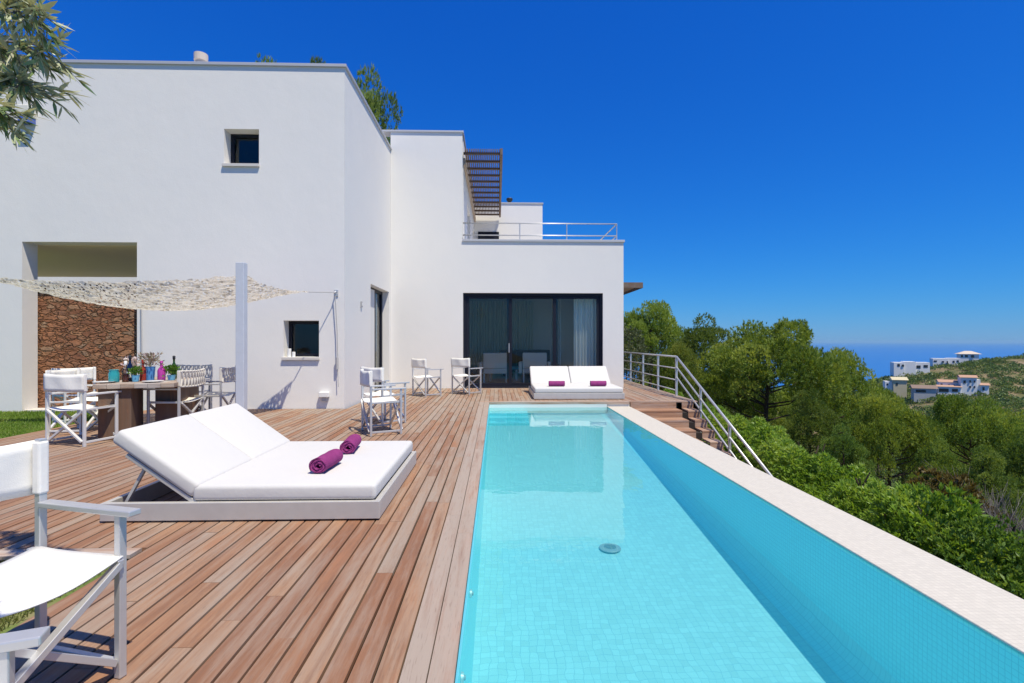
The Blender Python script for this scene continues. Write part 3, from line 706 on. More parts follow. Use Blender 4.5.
MB().lathe([(.035, 0), (.035, .15), (.03, .155)], n=16).build('wax', M['white'], t, smooth=False)
MB().tube([(0, 0, .155), (0, 0, .17)], .003, 6).build('wick', M['black'], t)
t = empty('candle', (cd.x + .085, YF + .05, w2[2]), 0, 'shorter white candle on the lower window sill', 'candle')
MB().lathe([(.03, 0), (.03, .09), (.026, .095)], n=16).build('wax', M['white'], t); MB().tube([(0, 0, .095), (0, 0, .11)], .003, 6).build('wick', M['black'], t)

# ------------------------------------------------------------------ shade net and mast
ms_ = onY(239, 262, 7.0)
t = empty('shade_mast', (ms_.x, 7.07, 0), 0, 'pale painted square mast holding up the shade net', 'post')
MB().box(-.055, .055, -.055, .055, .012, ms_.z).build('pole', M['post'], t, bevel=.006)
MB().box(-.12, .12, -.12, .12, 0, .011).build('base_plate', M['post'], t)
MB().tube([(.0, .055, 2.17), (.0, .10, 2.17)], .02, 8).build('eye_bolt', M['steel'], t)
def net():
    A = onY(-45, 274, 7.7); B = Vector((ms_.x + .02, 7.17, onY(238, 274, 7.1).z)); Cc = onY(309, 292, 9.05)
    n = 60; vs = []; idx = {}
    def pos(u, v):                      # barycentric on A (1-u-v), B u, C v; sagging edges and belly
        w_ = 1 - u - v; p = A * w_ + B * u + Cc * v
        sag = .40 * max(0, 4 * w_ * v) ** 1.5 + .10 * 4 * w_ * u + .05 * 4 * u * v + .2 * 27 * u * v * w_
        inward = (A + B + Cc) / 3 - p
        k = .16 * 4 * (w_ * u + u * v) * max(0, 1 - 3 * min(u, v, w_) * 2)
        q_ = p + inward * k * .55
        jit = .012
        return Vector((q_.x + rnd.uniform(-jit, jit), q_.y + rnd.uniform(-jit, jit), q_.z - sag + rnd.uniform(-jit, jit) * 1.3))
    for i in range(n + 1):
        for j in range(n + 1 - i): idx[i, j] = len(vs); vs.append(pos(i / n, j / n))
    fs = []
    for i in range(n):
        for j in range(n - i):
            fs.append((idx[i, j], idx[i + 1, j], idx[i, j + 1]))
            if i + j < n - 1: fs.append((idx[i + 1, j], idx[i + 1, j + 1], idx[i, j + 1]))
    m = bpy.data.materials.new('knotted_net'); m.use_nodes = True; b = P(m)
    vec = coord(m, (1, 1, 1)); nz = noise(m, 6, vec, 2)
    vo = N(m, "ShaderNodeTexVoronoi"); vo.feature = 'DISTANCE_TO_EDGE'; vo.inputs['Scale'].default_value = 21; L(m, vec, vo.inputs['Vector'])
    v2 = N(m, "ShaderNodeTexVoronoi"); v2.inputs['Scale'].default_value = 30; L(m, vec, v2.inputs['Vector'])
    sp = N(m, "ShaderNodeSeparateColor"); L(m, v2.outputs['Color'], sp.inputs[0])
    c = ramp(m, sp.outputs[0], [(0, (.46, .41, .33)), (.2, (.68, .63, .54)), (.6, (.78, .745, .67)), (1, (.84, .815, .75))])
    L(m, c, b.inputs['Base Color']); b.inputs['Roughness'].default_value = .9
    tl = N(m, "ShaderNodeBsdfTranslucent"); L(m, c, tl.inputs[0]); mx0 = N(m, "ShaderNodeMixShader"); mx0.inputs[0].default_value = .45
    L(m, b.outputs[0], mx0.inputs[1]); L(m, tl.outputs[0], mx0.inputs[2])
    tr = N(m, "ShaderNodeBsdfTransparent"); mx = N(m, "ShaderNodeMixShader")
    hole = mth(m, 'MULTIPLY', mth(m, 'GREATER_THAN', vo.outputs['Distance'], .26), 1.0)
    L(m, hole, mx.inputs[0]); L(m, mx0.outputs[0], mx.inputs[1]); L(m, tr.outputs[0], mx.inputs[2]); L(m, mx.outputs[0], m.node_tree.nodes["Material Output"].inputs['Surface'])
    root = empty('shade_net', (0, 0, 0), 0, 'cream knotted shade net slung over the dining table', 'shade net')
    MB().add(vs, fs).build('net', m, root, smooth=False)
    def sagline(p, q, s_): return [p.lerp(q, k / 10) + Vector((0, 0, -s_ * 4 * (k / 10) * (1 - k / 10))) for k in range(11)]
    MB().tube([Cc, hk + Vector((0, -.1, 0))], .008, 6).build('guy_rope', M['rope'], root)
    MB().tube([A, A + Vector((-.5, .05, .02))], .008, 6).build('guy_rope', M['rope'], root)
net()

# ------------------------------------------------------------------ furniture
def director_chair(kind):
    """faces +Y; two side frames, scissor legs, sling seat and sling back"""
    fm, cm_ = {'canvas': (M['alu'], M['canvas']), 'white': (M['alu_white'], M['canvas']), 'woven': (M['alu'], M['woven'])}[kind]
    t = empty('director_chair'); W = .275; D = .20; s = .028
    for sx in (-1, 1):
        x = sx * W
        MB().box(x - s / 2, x + s / 2, -D - s / 2, -D + s / 2, .002, .87).build('leg', fm, t, bevel=.003)
        MB().box(x - s / 2, x + s / 2, D - s / 2, D + s / 2, .002, .605).build('leg', fm, t, bevel=.003)
        MB().box(x - .024, x + .024, -D + s / 2 + .001, D + .07, .606, .628).build('armrest', fm, t, bevel=.004)
        MB().box(x - .011, x + .011, -D + s / 2, D - s / 2, .04, .064).build('runner', fm, t, bevel=.002)
        MB().box(x * .93 - .012, x * .93 + .012, -D - .03, D + .03, .425, .447).build('seat_rail', fm, t, bevel=.003)
    for sy in (-1, 1):
        y = sy * (D + .003)
        MB().bar((-W + .015, y - .012 * sy, .06), (W * .93, y - .012 * sy, .43), .024, .03, (0, 1, 0)).build('cross_brace', fm, t, bevel=.002)
        MB().bar((W - .015, y + .014 * sy, .06), (-W * .93, y + .014 * sy, .43), .024, .03, (0, 1, 0)).build('cross_brace', fm, t, bevel=.002)
    # sling seat
    def sling(f, nx_, ny_, thick):
        vs = []; fs = []
        for s_ in (0, 1):
            for j in range(ny_ + 1):
                for i in range(nx_ + 1): vs.append(f(i / nx_, j / ny_, s_ * thick))
        o = (nx_ + 1) * (ny_ + 1)
        for j in range(ny_):
            for i in range(nx_):
                a = j * (nx_ + 1) + i; qd = (a, a + 1, a + nx_ + 2, a + nx_ + 1)
                fs.append(tuple(reversed(qd))); fs.append(tuple(k + o for k in qd))
        for i in range(nx_):
            a = i; fs.append((a, a + 1, a + 1 + o, a + o)); a = ny_ * (nx_ + 1) + i; fs.append((a + 1, a, a + o, a + 1 + o))
        for j in range(ny_):
            a = j * (nx_ + 1); b_ = a + nx_ + 1; fs.append((b_, a, a + o, b_ + o)); a += nx_; b_ += nx_; fs.append((a, b_, b_ + o, a + o))
        return MB().add(vs, fs)
    sling(lambda u, v, h: (W * .97 * (2 * u - 1), -.205 + .43 * v + .012 * math.sin(math.pi * u) * (1 if v > .5 else -1) * abs(2 * v - 1), .449 + h - .030 * math.sin(math.pi * u) - .004 * math.sin(7 * u + 5 * v)), 12, 8, .005).build('seat', cm_, t, smooth=True)
    zb, zt = .65, .865
    bo = sling(lambda u, v, h: ((W + .018) * (2 * u - 1), -D - .02 - h - .035 * math.sin(math.pi * u) * (1 - .3 * v) - .005 * math.sin(11 * u + 3 * v), zb + (zt - zb) * v - .012 * math.sin(math.pi * u) * (v - .2)), 14, 5, .005)
    if kind == 'woven':
        bo = MB()
        for k in range(9):
            x = -W + 2 * W * (k + .5) / 9; y = -D - .02 - .035 * math.cos(math.pi * x / (2 * W))
            bo.bar((x - .03, y, zb), (x + .03, y, zt - .012), .014, .018, (0, 1, 0)); bo.bar((x + .03, y - .006, zb), (x - .03, y - .006, zt - .012), .014, .018, (0, 1, 0))
        for z in (zb, zt - .01): bo.tube([(W * (k / 5 - 1), -D - .02 - .035 * math.cos(math.pi * (k / 5 - 1) / 2), z - .012 * math.cos(math.pi * (k / 5 - 1) / 2)) for k in range(11)], .012, 6)
    back = bo.build('backrest', cm_, t, smooth=(kind != 'woven'))
    for sx in (-1, 1):
        MB().box(sx * W - .019, sx * W + .019, -D - .022, -D + .019, zb + .005, zt - .004).build('sleeve', cm_, back, bevel=.008)
    return t
kinds = {}
def place(kind, x, y, head, label, group, z=0):
    if kind not in kinds:
        kinds[kind] = t = director_chair(kind); t['category'] = 'chair'
    else: t = dup(kinds[kind])
    t.location = (x, y, z); t.rotation_euler = (0, 0, R(head - 90)); t['label'] = label; t['group'] = group
    return t
G1 = "white canvas director's chairs around the deck"; G2 = "director's chairs around the dining table"
place('canvas', -1.67, 1.74, -16, "white canvas director's chair in the left foreground beside the daybed", G1)
place('canvas', -1.13, .78, 20, "director's chair cut off at the lower left corner, only its arm showing", G1)
place('canvas', -1.595, 7.11, 26, "silver director's chair just behind the front daybed, nearer of the pair", G1)
place('canvas', -1.75, 7.97, 45, "silver director's chair of the pair behind the daybed, closer to the side door", G1)
place('canvas', -1.62, 11.85, 40, "director's chair against the white wing wall nearest the corner", G1)
place('canvas', -.73, 12.26, 50, "director's chair at the left edge of the glass doors", G1)
place('white', -5.11, 6.47, 77, "white framed chair with its back to us at the near left of the table", G2)
place('white', -5.8, 7.3, 5, "white framed chair half hidden behind the nearest dining chair", G2)
place('white', -6.75, 8.5, -30, "white chair in front of the stone wall at the far left", G2, -.045)
place('woven', -4.42, 7.2, 180, "woven backed chair tucked under the right side of the table", G2)
place('woven', -5.05, 8.5, 270, "woven backed chair at the far end of the table", G2)
place('woven', -4.32, 7.98, 185, "woven backed chair standing just left of the pale mast", G2)

# dining table
u = Vector((.966, .259, 0)); v = Vector((-.259, .966, 0))
tb = empty('dining_table', (-4.78, 7.3, 0), math.atan2(u.y, u.x), 'thick grey timber dining table on dark slab legs under the net', 'table')
top = MB()
for k in range(6): top.box(-.44 + k * .147, -.44 + k * .147 + .145, -.7, .7, .655, .715 + rnd.uniform(-.001, .001), rnd.random(), rnd.random())
top.build('tabletop', M['timber'], tb, bevel=.005)
MB().box(-.41, -.05, -.64, -.25, 0, .654).build('leg', M['darkwood'], tb, bevel=.008)
MB().box(.10, .40, -.3, .55, 0, .654).build('leg', M['darkwood'], tb, bevel=.008)
TZ = .718
def ontab(px, dpt):                       # table spot under pixel column px at depth dpt
    p = onY(px, 380, dpt); return Vector((p.x, dpt, TZ))
def gl_col(name, c, rough=.12):
    m = mat(name, c, rough); P(m).inputs['Transmission Weight'].default_value = .35; return m
BP = [(.034, 0), (.037, .01), (.037, .15), (.03, .175), (.014, .205), (.013, .26), (.016, .262), (.016, .275), (.012, .28)]
def bottle(px, d, label, m, prof, cap=None, lab=None, fill=None):
    t = empty('bottle', ontab(px, d), 0, label, 'bottle', 'bottles on the dining table')
    MB().lathe(prof, n=18).build('body', m, t, smooth=True)
    zt = prof[-1][1]
    if cap: MB().lathe([(.017, zt - .035), (.018, zt - .03), (.018, zt + .01), (.012, zt + .016)], n=14).build('cap', cap, t, smooth=True)
    if lab: MB().lathe([(.0378, .05), (.0382, .052), (.0382, .125), (.0378, .127)], n=18).build('paper_label', lab, t, smooth=True)
    if fill: MB().lathe([(.033, .006), (.0345, .02), (.0345, .11), (.02, .112)], n=16).build('drink', fill, t, smooth=True)
sc_ = lambda k, kr=1: [(r * kr, z * k) for r, z in BP]
t = empty('glass_jar', ontab(114, 6.85), 0, 'wide turquoise glass jar at the left of the table', 'jar')
MB().lathe([(.055, 0), (.06, .012), (.06, .11), (.05, .14), (.052, .15), (.046, .152)], n=22).build('body', gl_col('turquoise_glass', (.05, .42, .45)), t, smooth=True)
MB().lathe([(.053, .152), (.055, .155), (.055, .162), (.05, .165)], n=22).build('rim', gl_col('turquoise_rim', (.08, .45, .48)), t, smooth=True)
bottle(125.5, 6.9, 'clear bottle with orange drink and white cap beside the turquoise jar', M['bottle_clear'], sc_(.92), M['white'], fill=gl_col('orange_drink', (.62, .16, .06)))
bottle(130, 7.02, 'tall dark blue bottle with a pale label', gl_col('navy_glass', (.01, .02, .07)), sc_(1.2), M['black'], M['white'])
bottle(143, 7.05, 'deep red glass bottle beside the blue bucket', gl_col('red_glass', (.42, .045, .02)), sc_(.97), gl_col('red_stopper', (.45, .05, .02)))
bottle(161.5, 7.15, 'bright pink bottle between the bucket and the green plant', gl_col('pink_glass', (.58, .07, .42)), sc_(.9, 1.3), gl_col('pink_stopper', (.6, .1, .45)))
bottle(174, 7.45, 'green wine bottle with black neck behind the small pot plant', gl_col('green_glass', (.03, .09, .02)), sc_(1.12), M['black'])
mp = mat('blue_bucket', (.07, .24, .50), .35); mp2 = mat('sky_blue_pot', (.14, .42, .62), .4)
def potted(px, d, r, h, m, pm, n, sp_, hl, ln, wd, label, name='potted_plant'):
    t = empty(name, ontab(px, d), 0, label, 'plant')
    MB().lathe([(r * .78, 0), (r * .8, .004), (r, h - .008), (r * 1.04, h - .004), (r * 1.04, h), (r * .93, h), (r * .9, h * .85)], n=20).build('pot', m, t, smooth=False)
    c = np.stack([rng.normal(0, sp_, n), rng.normal(0, sp_, n), h + hl * rng.uniform(0, 1, n) ** .8], 1)
    d_ = c - np.array([0, 0, h - .03]); d_ = unit(d_) + rng.normal(0, .5, (n, 3))
    vv, ff = blades(c, d_, rng.uniform(.6, 1.1, n) * ln, np.full(n, wd), rng)
    np_mesh('foliage', vv, ff, rng.uniform(0, 1, n), pm, t)
    st = MB()
    for k in range(7):
        a = rnd.uniform(0, 6.28); st.tube([(0, 0, h * .85), (math.cos(a) * sp_ * 1.2, math.sin(a) * sp_ * 1.2, h + hl * rnd.uniform(.5, .95))], .0025, 5)
    st.build('stems', mat('plant_stem', (.14, .16, .06), .8), t)
potted(135.5, 6.95, .045, .085, mp2, M['potplant'], 170, .03, .09, .05, .022, 'small plant in a light blue pot in front of the navy bottle')
potted(150, 7.12, .062, .19, mp, M['dryflower'], 300, .06, .17, .05, .018, 'dried flowers in a mid blue bucket at the table centre', 'flower_bucket')
potted(171.5, 7.2, .05, .07, mp2, M['potplant'], 260, .04, .11, .055, .022, 'bushy green plant in a sky blue pot at the right of the table')
potted(132.5, 7.3, .04, .16, M['bottle_clear'], M['whiteflower'], 150, .045, .14, .045, .025, 'pale pink flowers in a glass vase behind the bottles', 'flower_vase')
for i, (px, d) in enumerate(((104, 6.75), (153, 6.85))):
    t = empty('plate', ontab(px, d), 0, ['white plate at the left end of the table', 'white plate near the front edge below the blue bucket'][i], 'plate', 'plates on the dining table')
    MB().lathe([(.06, 0), (.075, .003), (.12, .016), (.122, .019), (.075, .008), (.01, .006)], n=28).build('dish', M['white'], t, smooth=True)

# daybeds
def daybed(ly=.82):
    """lies along +X: head at -X, foot at +X; footprint 1.91 x 1.96, origin at its centre"""
    t = empty('daybed'); lx = .955
    f = MB()
    f.box(-lx, lx, -ly, -ly + .04, .012, .135); f.box(-lx, lx, ly - .04, ly, .012, .135)
    f.box(-lx, -lx + .04, -ly + .0401, ly - .0401, .012, .135); f.box(lx - .04, lx, -ly + .0401, ly - .0401, .012, .135)
    f.box(-.02, .02, -ly + .0402, ly - .0402, .06, .10); f.box(-lx + .041, lx - .041, -.02, .02, .061, .099)
    f.build('frame', M['bedframe'], t, bevel=.004)
    for sx in (-1, 1):
        for sy in (-1, 1): MB().box(sx * (lx - .06) - .03, sx * (lx - .06) + .03, sy * (ly - .06) - .03, sy * (ly - .06) + .03, 0, .0119).build('foot', M['black'], t)
    sl_ = MB()
    for k in range(9): sl_.box(-.33 + k * .142, -.33 + k * .142 + .09, -ly + .045, ly - .045, .1005, .125)
    sl_.build('slat_base', M['bedframe'], t)
    hx = -.355; ang = R(35.5)
    def cushion(x0, x1, y0, y1, z0, z1, name, sub, rot=0, mat_=None):
        bm = bmesh.new(); bmesh.ops.create_grid(bm, x_segments=2, y_segments=2, size=1); bm.free()
        b = MB().box(x0, x1, y0, y1, z0, z1); o = b.build(name, mat_ or M['cushion'], t, smooth=True)
        bv = o.modifiers.new('bevel', 'BEVEL'); bv.width = .032; bv.segments = 5; bv.limit_method = 'ANGLE'
        return o
    cushion(hx + .006, lx - .03, -ly + .02, ly - .02, .137, .250, 'mattress', 1)
    for k, (ya, yb) in enumerate(((-ly + .02, -.004), (.004, ly - .02))):
        o = cushion(-.69, -.004, ya, yb, .018, .130, 'back_cushion', 1)
        o.location = (hx, 0, .140); o.rotation_euler = (0, ang, 0)
    bf = MB()
    for sy in (-1, 1): bf.box(-.55, .03, sy * (ly - .055) - .02, sy * (ly - .055) + .02, -.014, .016)
    bf.box(-.55, -.51, -ly + .076, ly - .076, -.012, .014); bf.box(-.30, -.26, -ly + .076, ly - .076, -.012, .014)
    o = bf.build('backrest_frame', M['bedframe'], t, bevel=.003); o.location = (hx, 0, .140); o.rotation_euler = (0, ang, 0)
    for sy in (-1, 1):
        x = hx - .42 * math.cos(ang); z = .14 + .42 * math.sin(ang)
        MB().bar((x, sy * (ly - .09), z - .01), (hx - .50, sy * (ly - .09), .08), .018, .025, (0, 1, 0)).build('strut', M['bedframe'], t)
    return t
bed = daybed(); bed.location = (-1.775, 4.42, 0); tag(bed, 'large white double daybed with raised headrest in the front of the deck', 'daybed', 'white double daybeds')
b2 = daybed(.98); b2.location = (1.775, 11.93, 0); b2.rotation_euler = (0, 0, R(-90)); tag(b2, 'white double daybed in front of the glass doors at the pool end', 'daybed', 'white double daybeds')

def towel():
    t = empty('rolled_towel'); n = 84; turns = 3.6; Lh = .172
    # cross-section in XZ, roll lies along Y
    ins = []; outs = []
    for i in range(n + 1):
        k = i / n; a = k * turns * 2 * math.pi; r = .010 + .050 * k
        wob = 1 + .035 * math.sin(2 * a + 1)
        ins.append((r * wob * math.cos(a), r * .93 * wob * math.sin(a))); ro = r + .0118
        outs.append((ro * wob * math.cos(a), ro * .93 * wob * math.sin(a)))
    prof = outs + ins[::-1]; m_ = len(prof); ny_ = 8; vs = []; fs = []
    for j in range(ny_ + 1):
        y = -Lh + 2 * Lh * j / ny_
        for q_, (x, z) in enumerate(prof):
            e = .006 * math.sin(q_ * .7) * (1 if j in (0, ny_) else 0); s_ = 1 + .02 * math.sin(j * 1.9 + q_ * .1)
            vs.append((x * s_, y + e, z * s_ + .062))
    for j in range(ny_):
        for q_ in range(m_): a = j * m_ + q_; b_ = j * m_ + (q_ + 1) % m_; fs.append((b_, a, a + m_, b_ + m_))
    for i in range(n):
        a, b_, c, d = i, i + 1, m_ - 2 - i, m_ - 1 - i; fs.append((a, b_, c, d)); o = ny_ * m_; fs.append((d + o, c + o, b_ + o, a + o))
    o = MB().add(vs, fs).build('rolled_towel', M['towel'], None, smooth=False); bpy.data.objects.remove(t); return o
tw_ = towel(); tw_.location = (-1.335, 4.07, .249); tw_.rotation_euler = (0, 0, R(-4))
tag(tw_, 'purple rolled towel on the front daybed, nearest the camera', 'towel', 'purple rolled towels')
dup(tw_, (-1.335, 4.74, .249), R(6), 'purple rolled towel on the front daybed, the one behind')
dup(tw_, (1.33, 11.38, .249), R(90), 'purple rolled towel on the left half of the far daybed')
dup(tw_, (2.26, 11.38, .249), R(90), 'purple rolled towel on the right half of the far daybed')

# ------------------------------------------------------------------ stairs and handrail
st = empty('staircase', (0, 0, 0), 0, 'brown timber steps going down beside the pool end', 'stairs')
RS, TR = .142, .355
for i in range(1, 9):
    yb_ = 10.60 - (i - 1) * TR; ya_ = yb_ - TR; z = -RS * i
    for xa, xb in ((XO + .02, 3.74), (3.86, 4.10)):
        b = MB(); b.box(xa, xb, ya_ - .02, yb_ - .018, z - .035, z, rnd.random(), .15); b.build('tread', M['deck_x'], st, bevel=.003)
        b = MB(); b.box(xa, xb, yb_ - .016, yb_ + .004, z, z + RS - .036 if i > 1 else -.024, rnd.random(), .1); b.build('riser', M['deck_x'], st)
    b = MB(); b.box(3.745, 3.855, ya_ - .01, yb_ + .01, z - .3, z - .045); b.build('stringer', M['dark'], st)
b = MB(); b.box(4.101, 4.14, 7.7, 10.6, -3, -1.5); b.build('side_panel', M['dark'], st)
hr = empty('handrail', (0, 0, 0), 0, 'pale metal railing running down the steps beside the deck', 'railing')
XH = 4.14; yk = 11.7; slope = .413
for i, h_ in enumerate((.90, .63, .36, .12)):
    b = MB(); b.tube([(XH, 22.5, h_), (XH, yk, h_)], .021 if i == 0 else .014, 8); b.build('rail', M['steel'], hr, smooth=True)
for i, h_ in enumerate((.90, .66, .43)):
    b = MB(); b.tube([(XH, yk, h_), (XH, 7.4, h_ - slope * (yk - 7.4))], .024 if i == 0 else .019, 8); b.build('rail', M['steel'], hr, smooth=True)
for y in (11.7, 13.05, 14.4, 15.75, 17.1, 18.45, 19.8, 21.15):
    MB().box(XH - .022, XH + .022, y - .022, y + .022, -.3, .90).build('post', M['steel'], hr)
for y in (10.3, 9.0, 7.7):
    z = .9 - slope * (yk - y); MB().box(XH - .02, XH + .02, y - .02, y + .02, z - 1.2, z).build('post', M['steel'], hr)

# ------------------------------------------------------------------ vegetation
def lumpy(x, y): return .16 * np.sin(x * 3.1 + 1) * np.cos(y * 2.3) + .12 * np.sin(x * 5.7 + y * 4.1) + .06 * np.cos(x * 9 - y * 11)
HO = ([2, 4, 6, 8, 11, 16], [5.1, 5.1, 5.3, 5.6, 6.1, 6.4])
def hedge_h(x, y):
    outer = np.interp(y, *HO); inner = 4.26
    t = np.clip((x - inner) / (outer - inner), 0, 1)
    crown = np.interp(t, [0, .12, .4, .75, 1], [-.80, -.55, -.42, -.70, -1.6])
    return crown - .05 * np.maximum(0, 10 - y) - .12 * np.maximum(0, 6.4 - y) + lumpy(x, y)
def rosettes(p, up, n, ln, wd, rng, spread=.9):
    c = np.repeat(p, n, 0); d = np.repeat(up, n, 0) + rng.normal(0, spread, (len(p) * n, 3))
    v, f = blades(c, d, rng.uniform(.65, 1.15, len(c)) * ln, np.full(len(c), wd), rng)
    return v, f
n = 19000
y = rng.uniform(2.6, 16.5, n * 2); x = rng.uniform(4.26, 6.5, n * 2)
k = x < np.interp(y, *HO); x, y = x[k], y[k]
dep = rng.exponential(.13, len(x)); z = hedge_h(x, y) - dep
p = np.stack([x, y, z], 1); e = .03
nx_ = -(hedge_h(x + e, y) - hedge_h(x - e, y)) / (2 * e); ny_ = -(hedge_h(x, y + e) - hedge_h(x, y - e)) / (2 * e)
up = unit(np.stack([nx_, ny_, np.full(len(x), 1.2)], 1))
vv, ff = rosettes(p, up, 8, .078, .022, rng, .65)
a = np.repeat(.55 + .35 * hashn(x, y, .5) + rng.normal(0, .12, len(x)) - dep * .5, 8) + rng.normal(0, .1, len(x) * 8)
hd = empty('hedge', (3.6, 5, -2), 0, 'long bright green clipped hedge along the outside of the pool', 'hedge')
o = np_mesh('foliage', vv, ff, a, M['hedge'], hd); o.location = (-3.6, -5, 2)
sm = MB()
for k in range(40):
    yy = 2 + 13 * k / 40; xx = 5.0 + rnd.uniform(-.4, .4)
    sm.tube([(xx, yy, -2.6), (xx + rnd.uniform(-.2, .2), yy, -1.2), (xx + rnd.uniform(-.4, .4), yy + rnd.uniform(-.3, .3), -.5)], [.03, .022, .01], 6)
o = sm.build('stems', M['bark'], hd); o.location = (-3.6, -5, 2)

def shrub(name, cx, cy, zt, rx, ry, rz, n, m, ln, wd, label, cat='shrub', per=7, group=None):
    r0 = empty(name, (cx, cy, float(ground(cx, cy))), 0, label, cat, group); base = r0.location.z
    d = unit(rng.normal(size=(n, 3))); d[:, 2] = np.abs(d[:, 2]) * 1.1 - .25; d = unit(d)
    lump = 1 + .18 * np.sin(d[:, 0] * 6 + cx) * np.cos(d[:, 1] * 5 + cy) + .12 * np.sin(d[:, 2] * 9 + d[:, 0] * 7)
    rad = (1 - rng.exponential(.10, n))[:, None] * lump[:, None]
    p = d * rad * np.array([rx, ry, rz]) + np.array([0, 0, zt - rz - base])
    vv, ff = rosettes(p, d + np.array([0, 0, .35]), per, ln, wd, rng, .6)
    a = np.repeat(.5 + .25 * np.sin(d[:, 0] * 5 + d[:, 2] * 4) + rng.normal(0, .15, n), per) + rng.normal(0, .08, n * per)
    np_mesh('foliage', vv, ff, a, m, r0)
    s_ = MB()
    for k in range(7):
        q_ = d[k] * np.array([rx, ry, rz]) * .7; s_.tube([(0, 0, -.3), (q_[0] * .4, q_[1] * .4, (zt - rz - base) * .6), (q_[0], q_[1], zt - rz - base + abs(q_[2]))], [.05, .03, .008], 6)
    s_.build('stems', M['bark'], r0); return r0
p1 = onY(932, 530, 5.1); shrub('round_shrub', p1.x, 5.1, onY(932, 494, 5.1).z, .52, .6, .62, 1700, M['hedge'], .085, .026, 'round bright green shrub at the near end of the hedge')
p1 = onY(990, 560, 4.5); shrub('dark_shrub', p1.x, 4.5, onY(990, 531, 4.5).z, .62, .75, .8, 2400, M['shrub_dark'], .065, .022, 'dark green shrub by the pool edge at the right frame edge')
p1 = onY(948, 500, 6.6); shrub('brown_shrub', p1.x, 6.6, onY(948, 478, 6.6).z, .55, .6, .8, 1000, M['brownleaf'], .09, .03, 'brownish dry-leaved shrub beside the bare grey bush')
p1 = onY(632, 350, 20.5); shrub('olive_shrub', 4.95, 19.5, onY(632, 328, 19.5).z, .9, 1.2, 1.6, 1400, M['oliveshrub'], .13, .03, 'grey green shrub beside the villa corner behind the railing')

def bare_bush():
    p1 = onY(1006, 520, 5.9); t = empty('bare_bush', (p1.x, 5.9, float(ground(p1.x, 5.9))), 0, 'leafless grey twiggy bush at the right frame edge', 'bush')
    b = MB(); zt = onY(998, 452, 5.9).z - t.location.z
    def grow(p, d, ln, r, lv):
        q_ = p + d * ln; b.tube([p, p.lerp(q_, .5) + Vector((rnd.uniform(-1, 1), rnd.uniform(-1, 1), 0)) * ln * .06, q_], [r, r * .8, r * .55], 5, caps=False)
        if lv == 0: return
        for k in range(4):
            nd = (d + Vector((rnd.uniform(-.5, .5), rnd.uniform(-.5, .5), rnd.uniform(-.05, .45)))).normalized()
            grow(p.lerp(q_, rnd.uniform(.45, 1)), nd, ln * rnd.uniform(.55, .8), r * .55, lv - 1)
    for k in range(15):
        a_ = k * .7; grow(Vector((0, 0, -.2)), Vector((math.cos(a_) * .26, math.sin(a_) * .26, 1)).normalized(), zt * .36, .024, 4)
    b.build('twigs', M['bark_grey'], t); 
bare_bush()

def pine_mesh(seed, hgt, cr, ch_, nclump, m, tr_h=.45, dens=185):
    """tree with trunk, limbs, crown of needle clumps; origin at the trunk foot"""
    r_ = np.random.default_rng(seed); t = empty('pine_tree')
    lean = r_.normal(0, .05, 2) * hgt
    def axis_pt(k): return Vector((lean[0] * k + .12 * math.sin(k * 5 + seed), lean[1] * k + .12 * math.cos(k * 4 + seed), hgt * k))
    b = MB(); r0 = .022 * hgt + .05
    b.tube([axis_pt(k) - Vector((0, 0, .4 if k == 0 else 0)) for k in np.linspace(0, .93, 9)], list(np.linspace(r0, r0 * .18, 9)), 9); b.build('trunk', M['bark'], t, smooth=True)
    cz = hgt - ch_ * .5; cl = []
    while len(cl) < nclump:
        d = r_.normal(size=3); d /= np.linalg.norm(d)
        if d[2] < -.38: continue
        rr = r_.uniform(.45, 1) ** .45
        z_ = d[2] * ch_ * .5 * rr; flat = 1 - .35 * max(0, z_ / (ch_ * .5))
        cl.append(np.array([d[0] * cr * rr * flat + lean[0], d[1] * cr * rr * flat + lean[1], cz + z_ + r_.normal(0, .12)]))
    b = MB()
    for c in cl[::2]:
        k = np.clip((c[2] - .28 * math.hypot(c[0], c[1]) - .4) / hgt, .2, .88); s_ = axis_pt(k); e_ = Vector(c) - Vector((0, 0, .1)); mid = s_.lerp(e_, .55) - Vector((0, 0, .10 * (e_ - s_).length))
        b.tube([s_, mid, e_], [.012 * hgt * .55, .02, .008], 5, caps=False)
    b.build('limbs', M['bark'], t, smooth=True)
    C_, D_, A_, LN = [], [], [], []
    for c in cl:
        rc = r_.uniform(.38, .72) * (cr / 2.4) ** .5; nt_ = int(dens * (rc / .5) ** 2)
        d = r_.normal(size=(nt_, 3)); d[:, 2] = d[:, 2] * .8 + .35; d = unit(d)
        lump = 1 + .25 * np.sin(d[:, 0] * 5 + c[0] * 7) * np.cos(d[:, 1] * 6 + c[1] * 5)
        p = c + d * (rc * (1 - r_.exponential(.09, nt_)) * lump)[:, None] * np.array([1.1, 1.1, .72])
        tone = r_.normal(.5, .2)
        per = 6; C_.append(np.repeat(p, per, 0)); D_.append(np.repeat(d * .8 + np.array([0, 0, .55]), per, 0) + r_.normal(0, .5, (nt_ * per, 3)))
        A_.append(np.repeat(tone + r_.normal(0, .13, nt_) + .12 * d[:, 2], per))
    cc_ = np.concatenate(C_); dd = np.concatenate(D_); aa = np.concatenate(A_)
    vv, ff = blades(cc_, dd, r_.uniform(.09, .155, len(cc_)), np.full(len(cc_), .028), r_)
    np_mesh('crown', vv, ff, aa, m, t); t['h'] = hgt
    return t
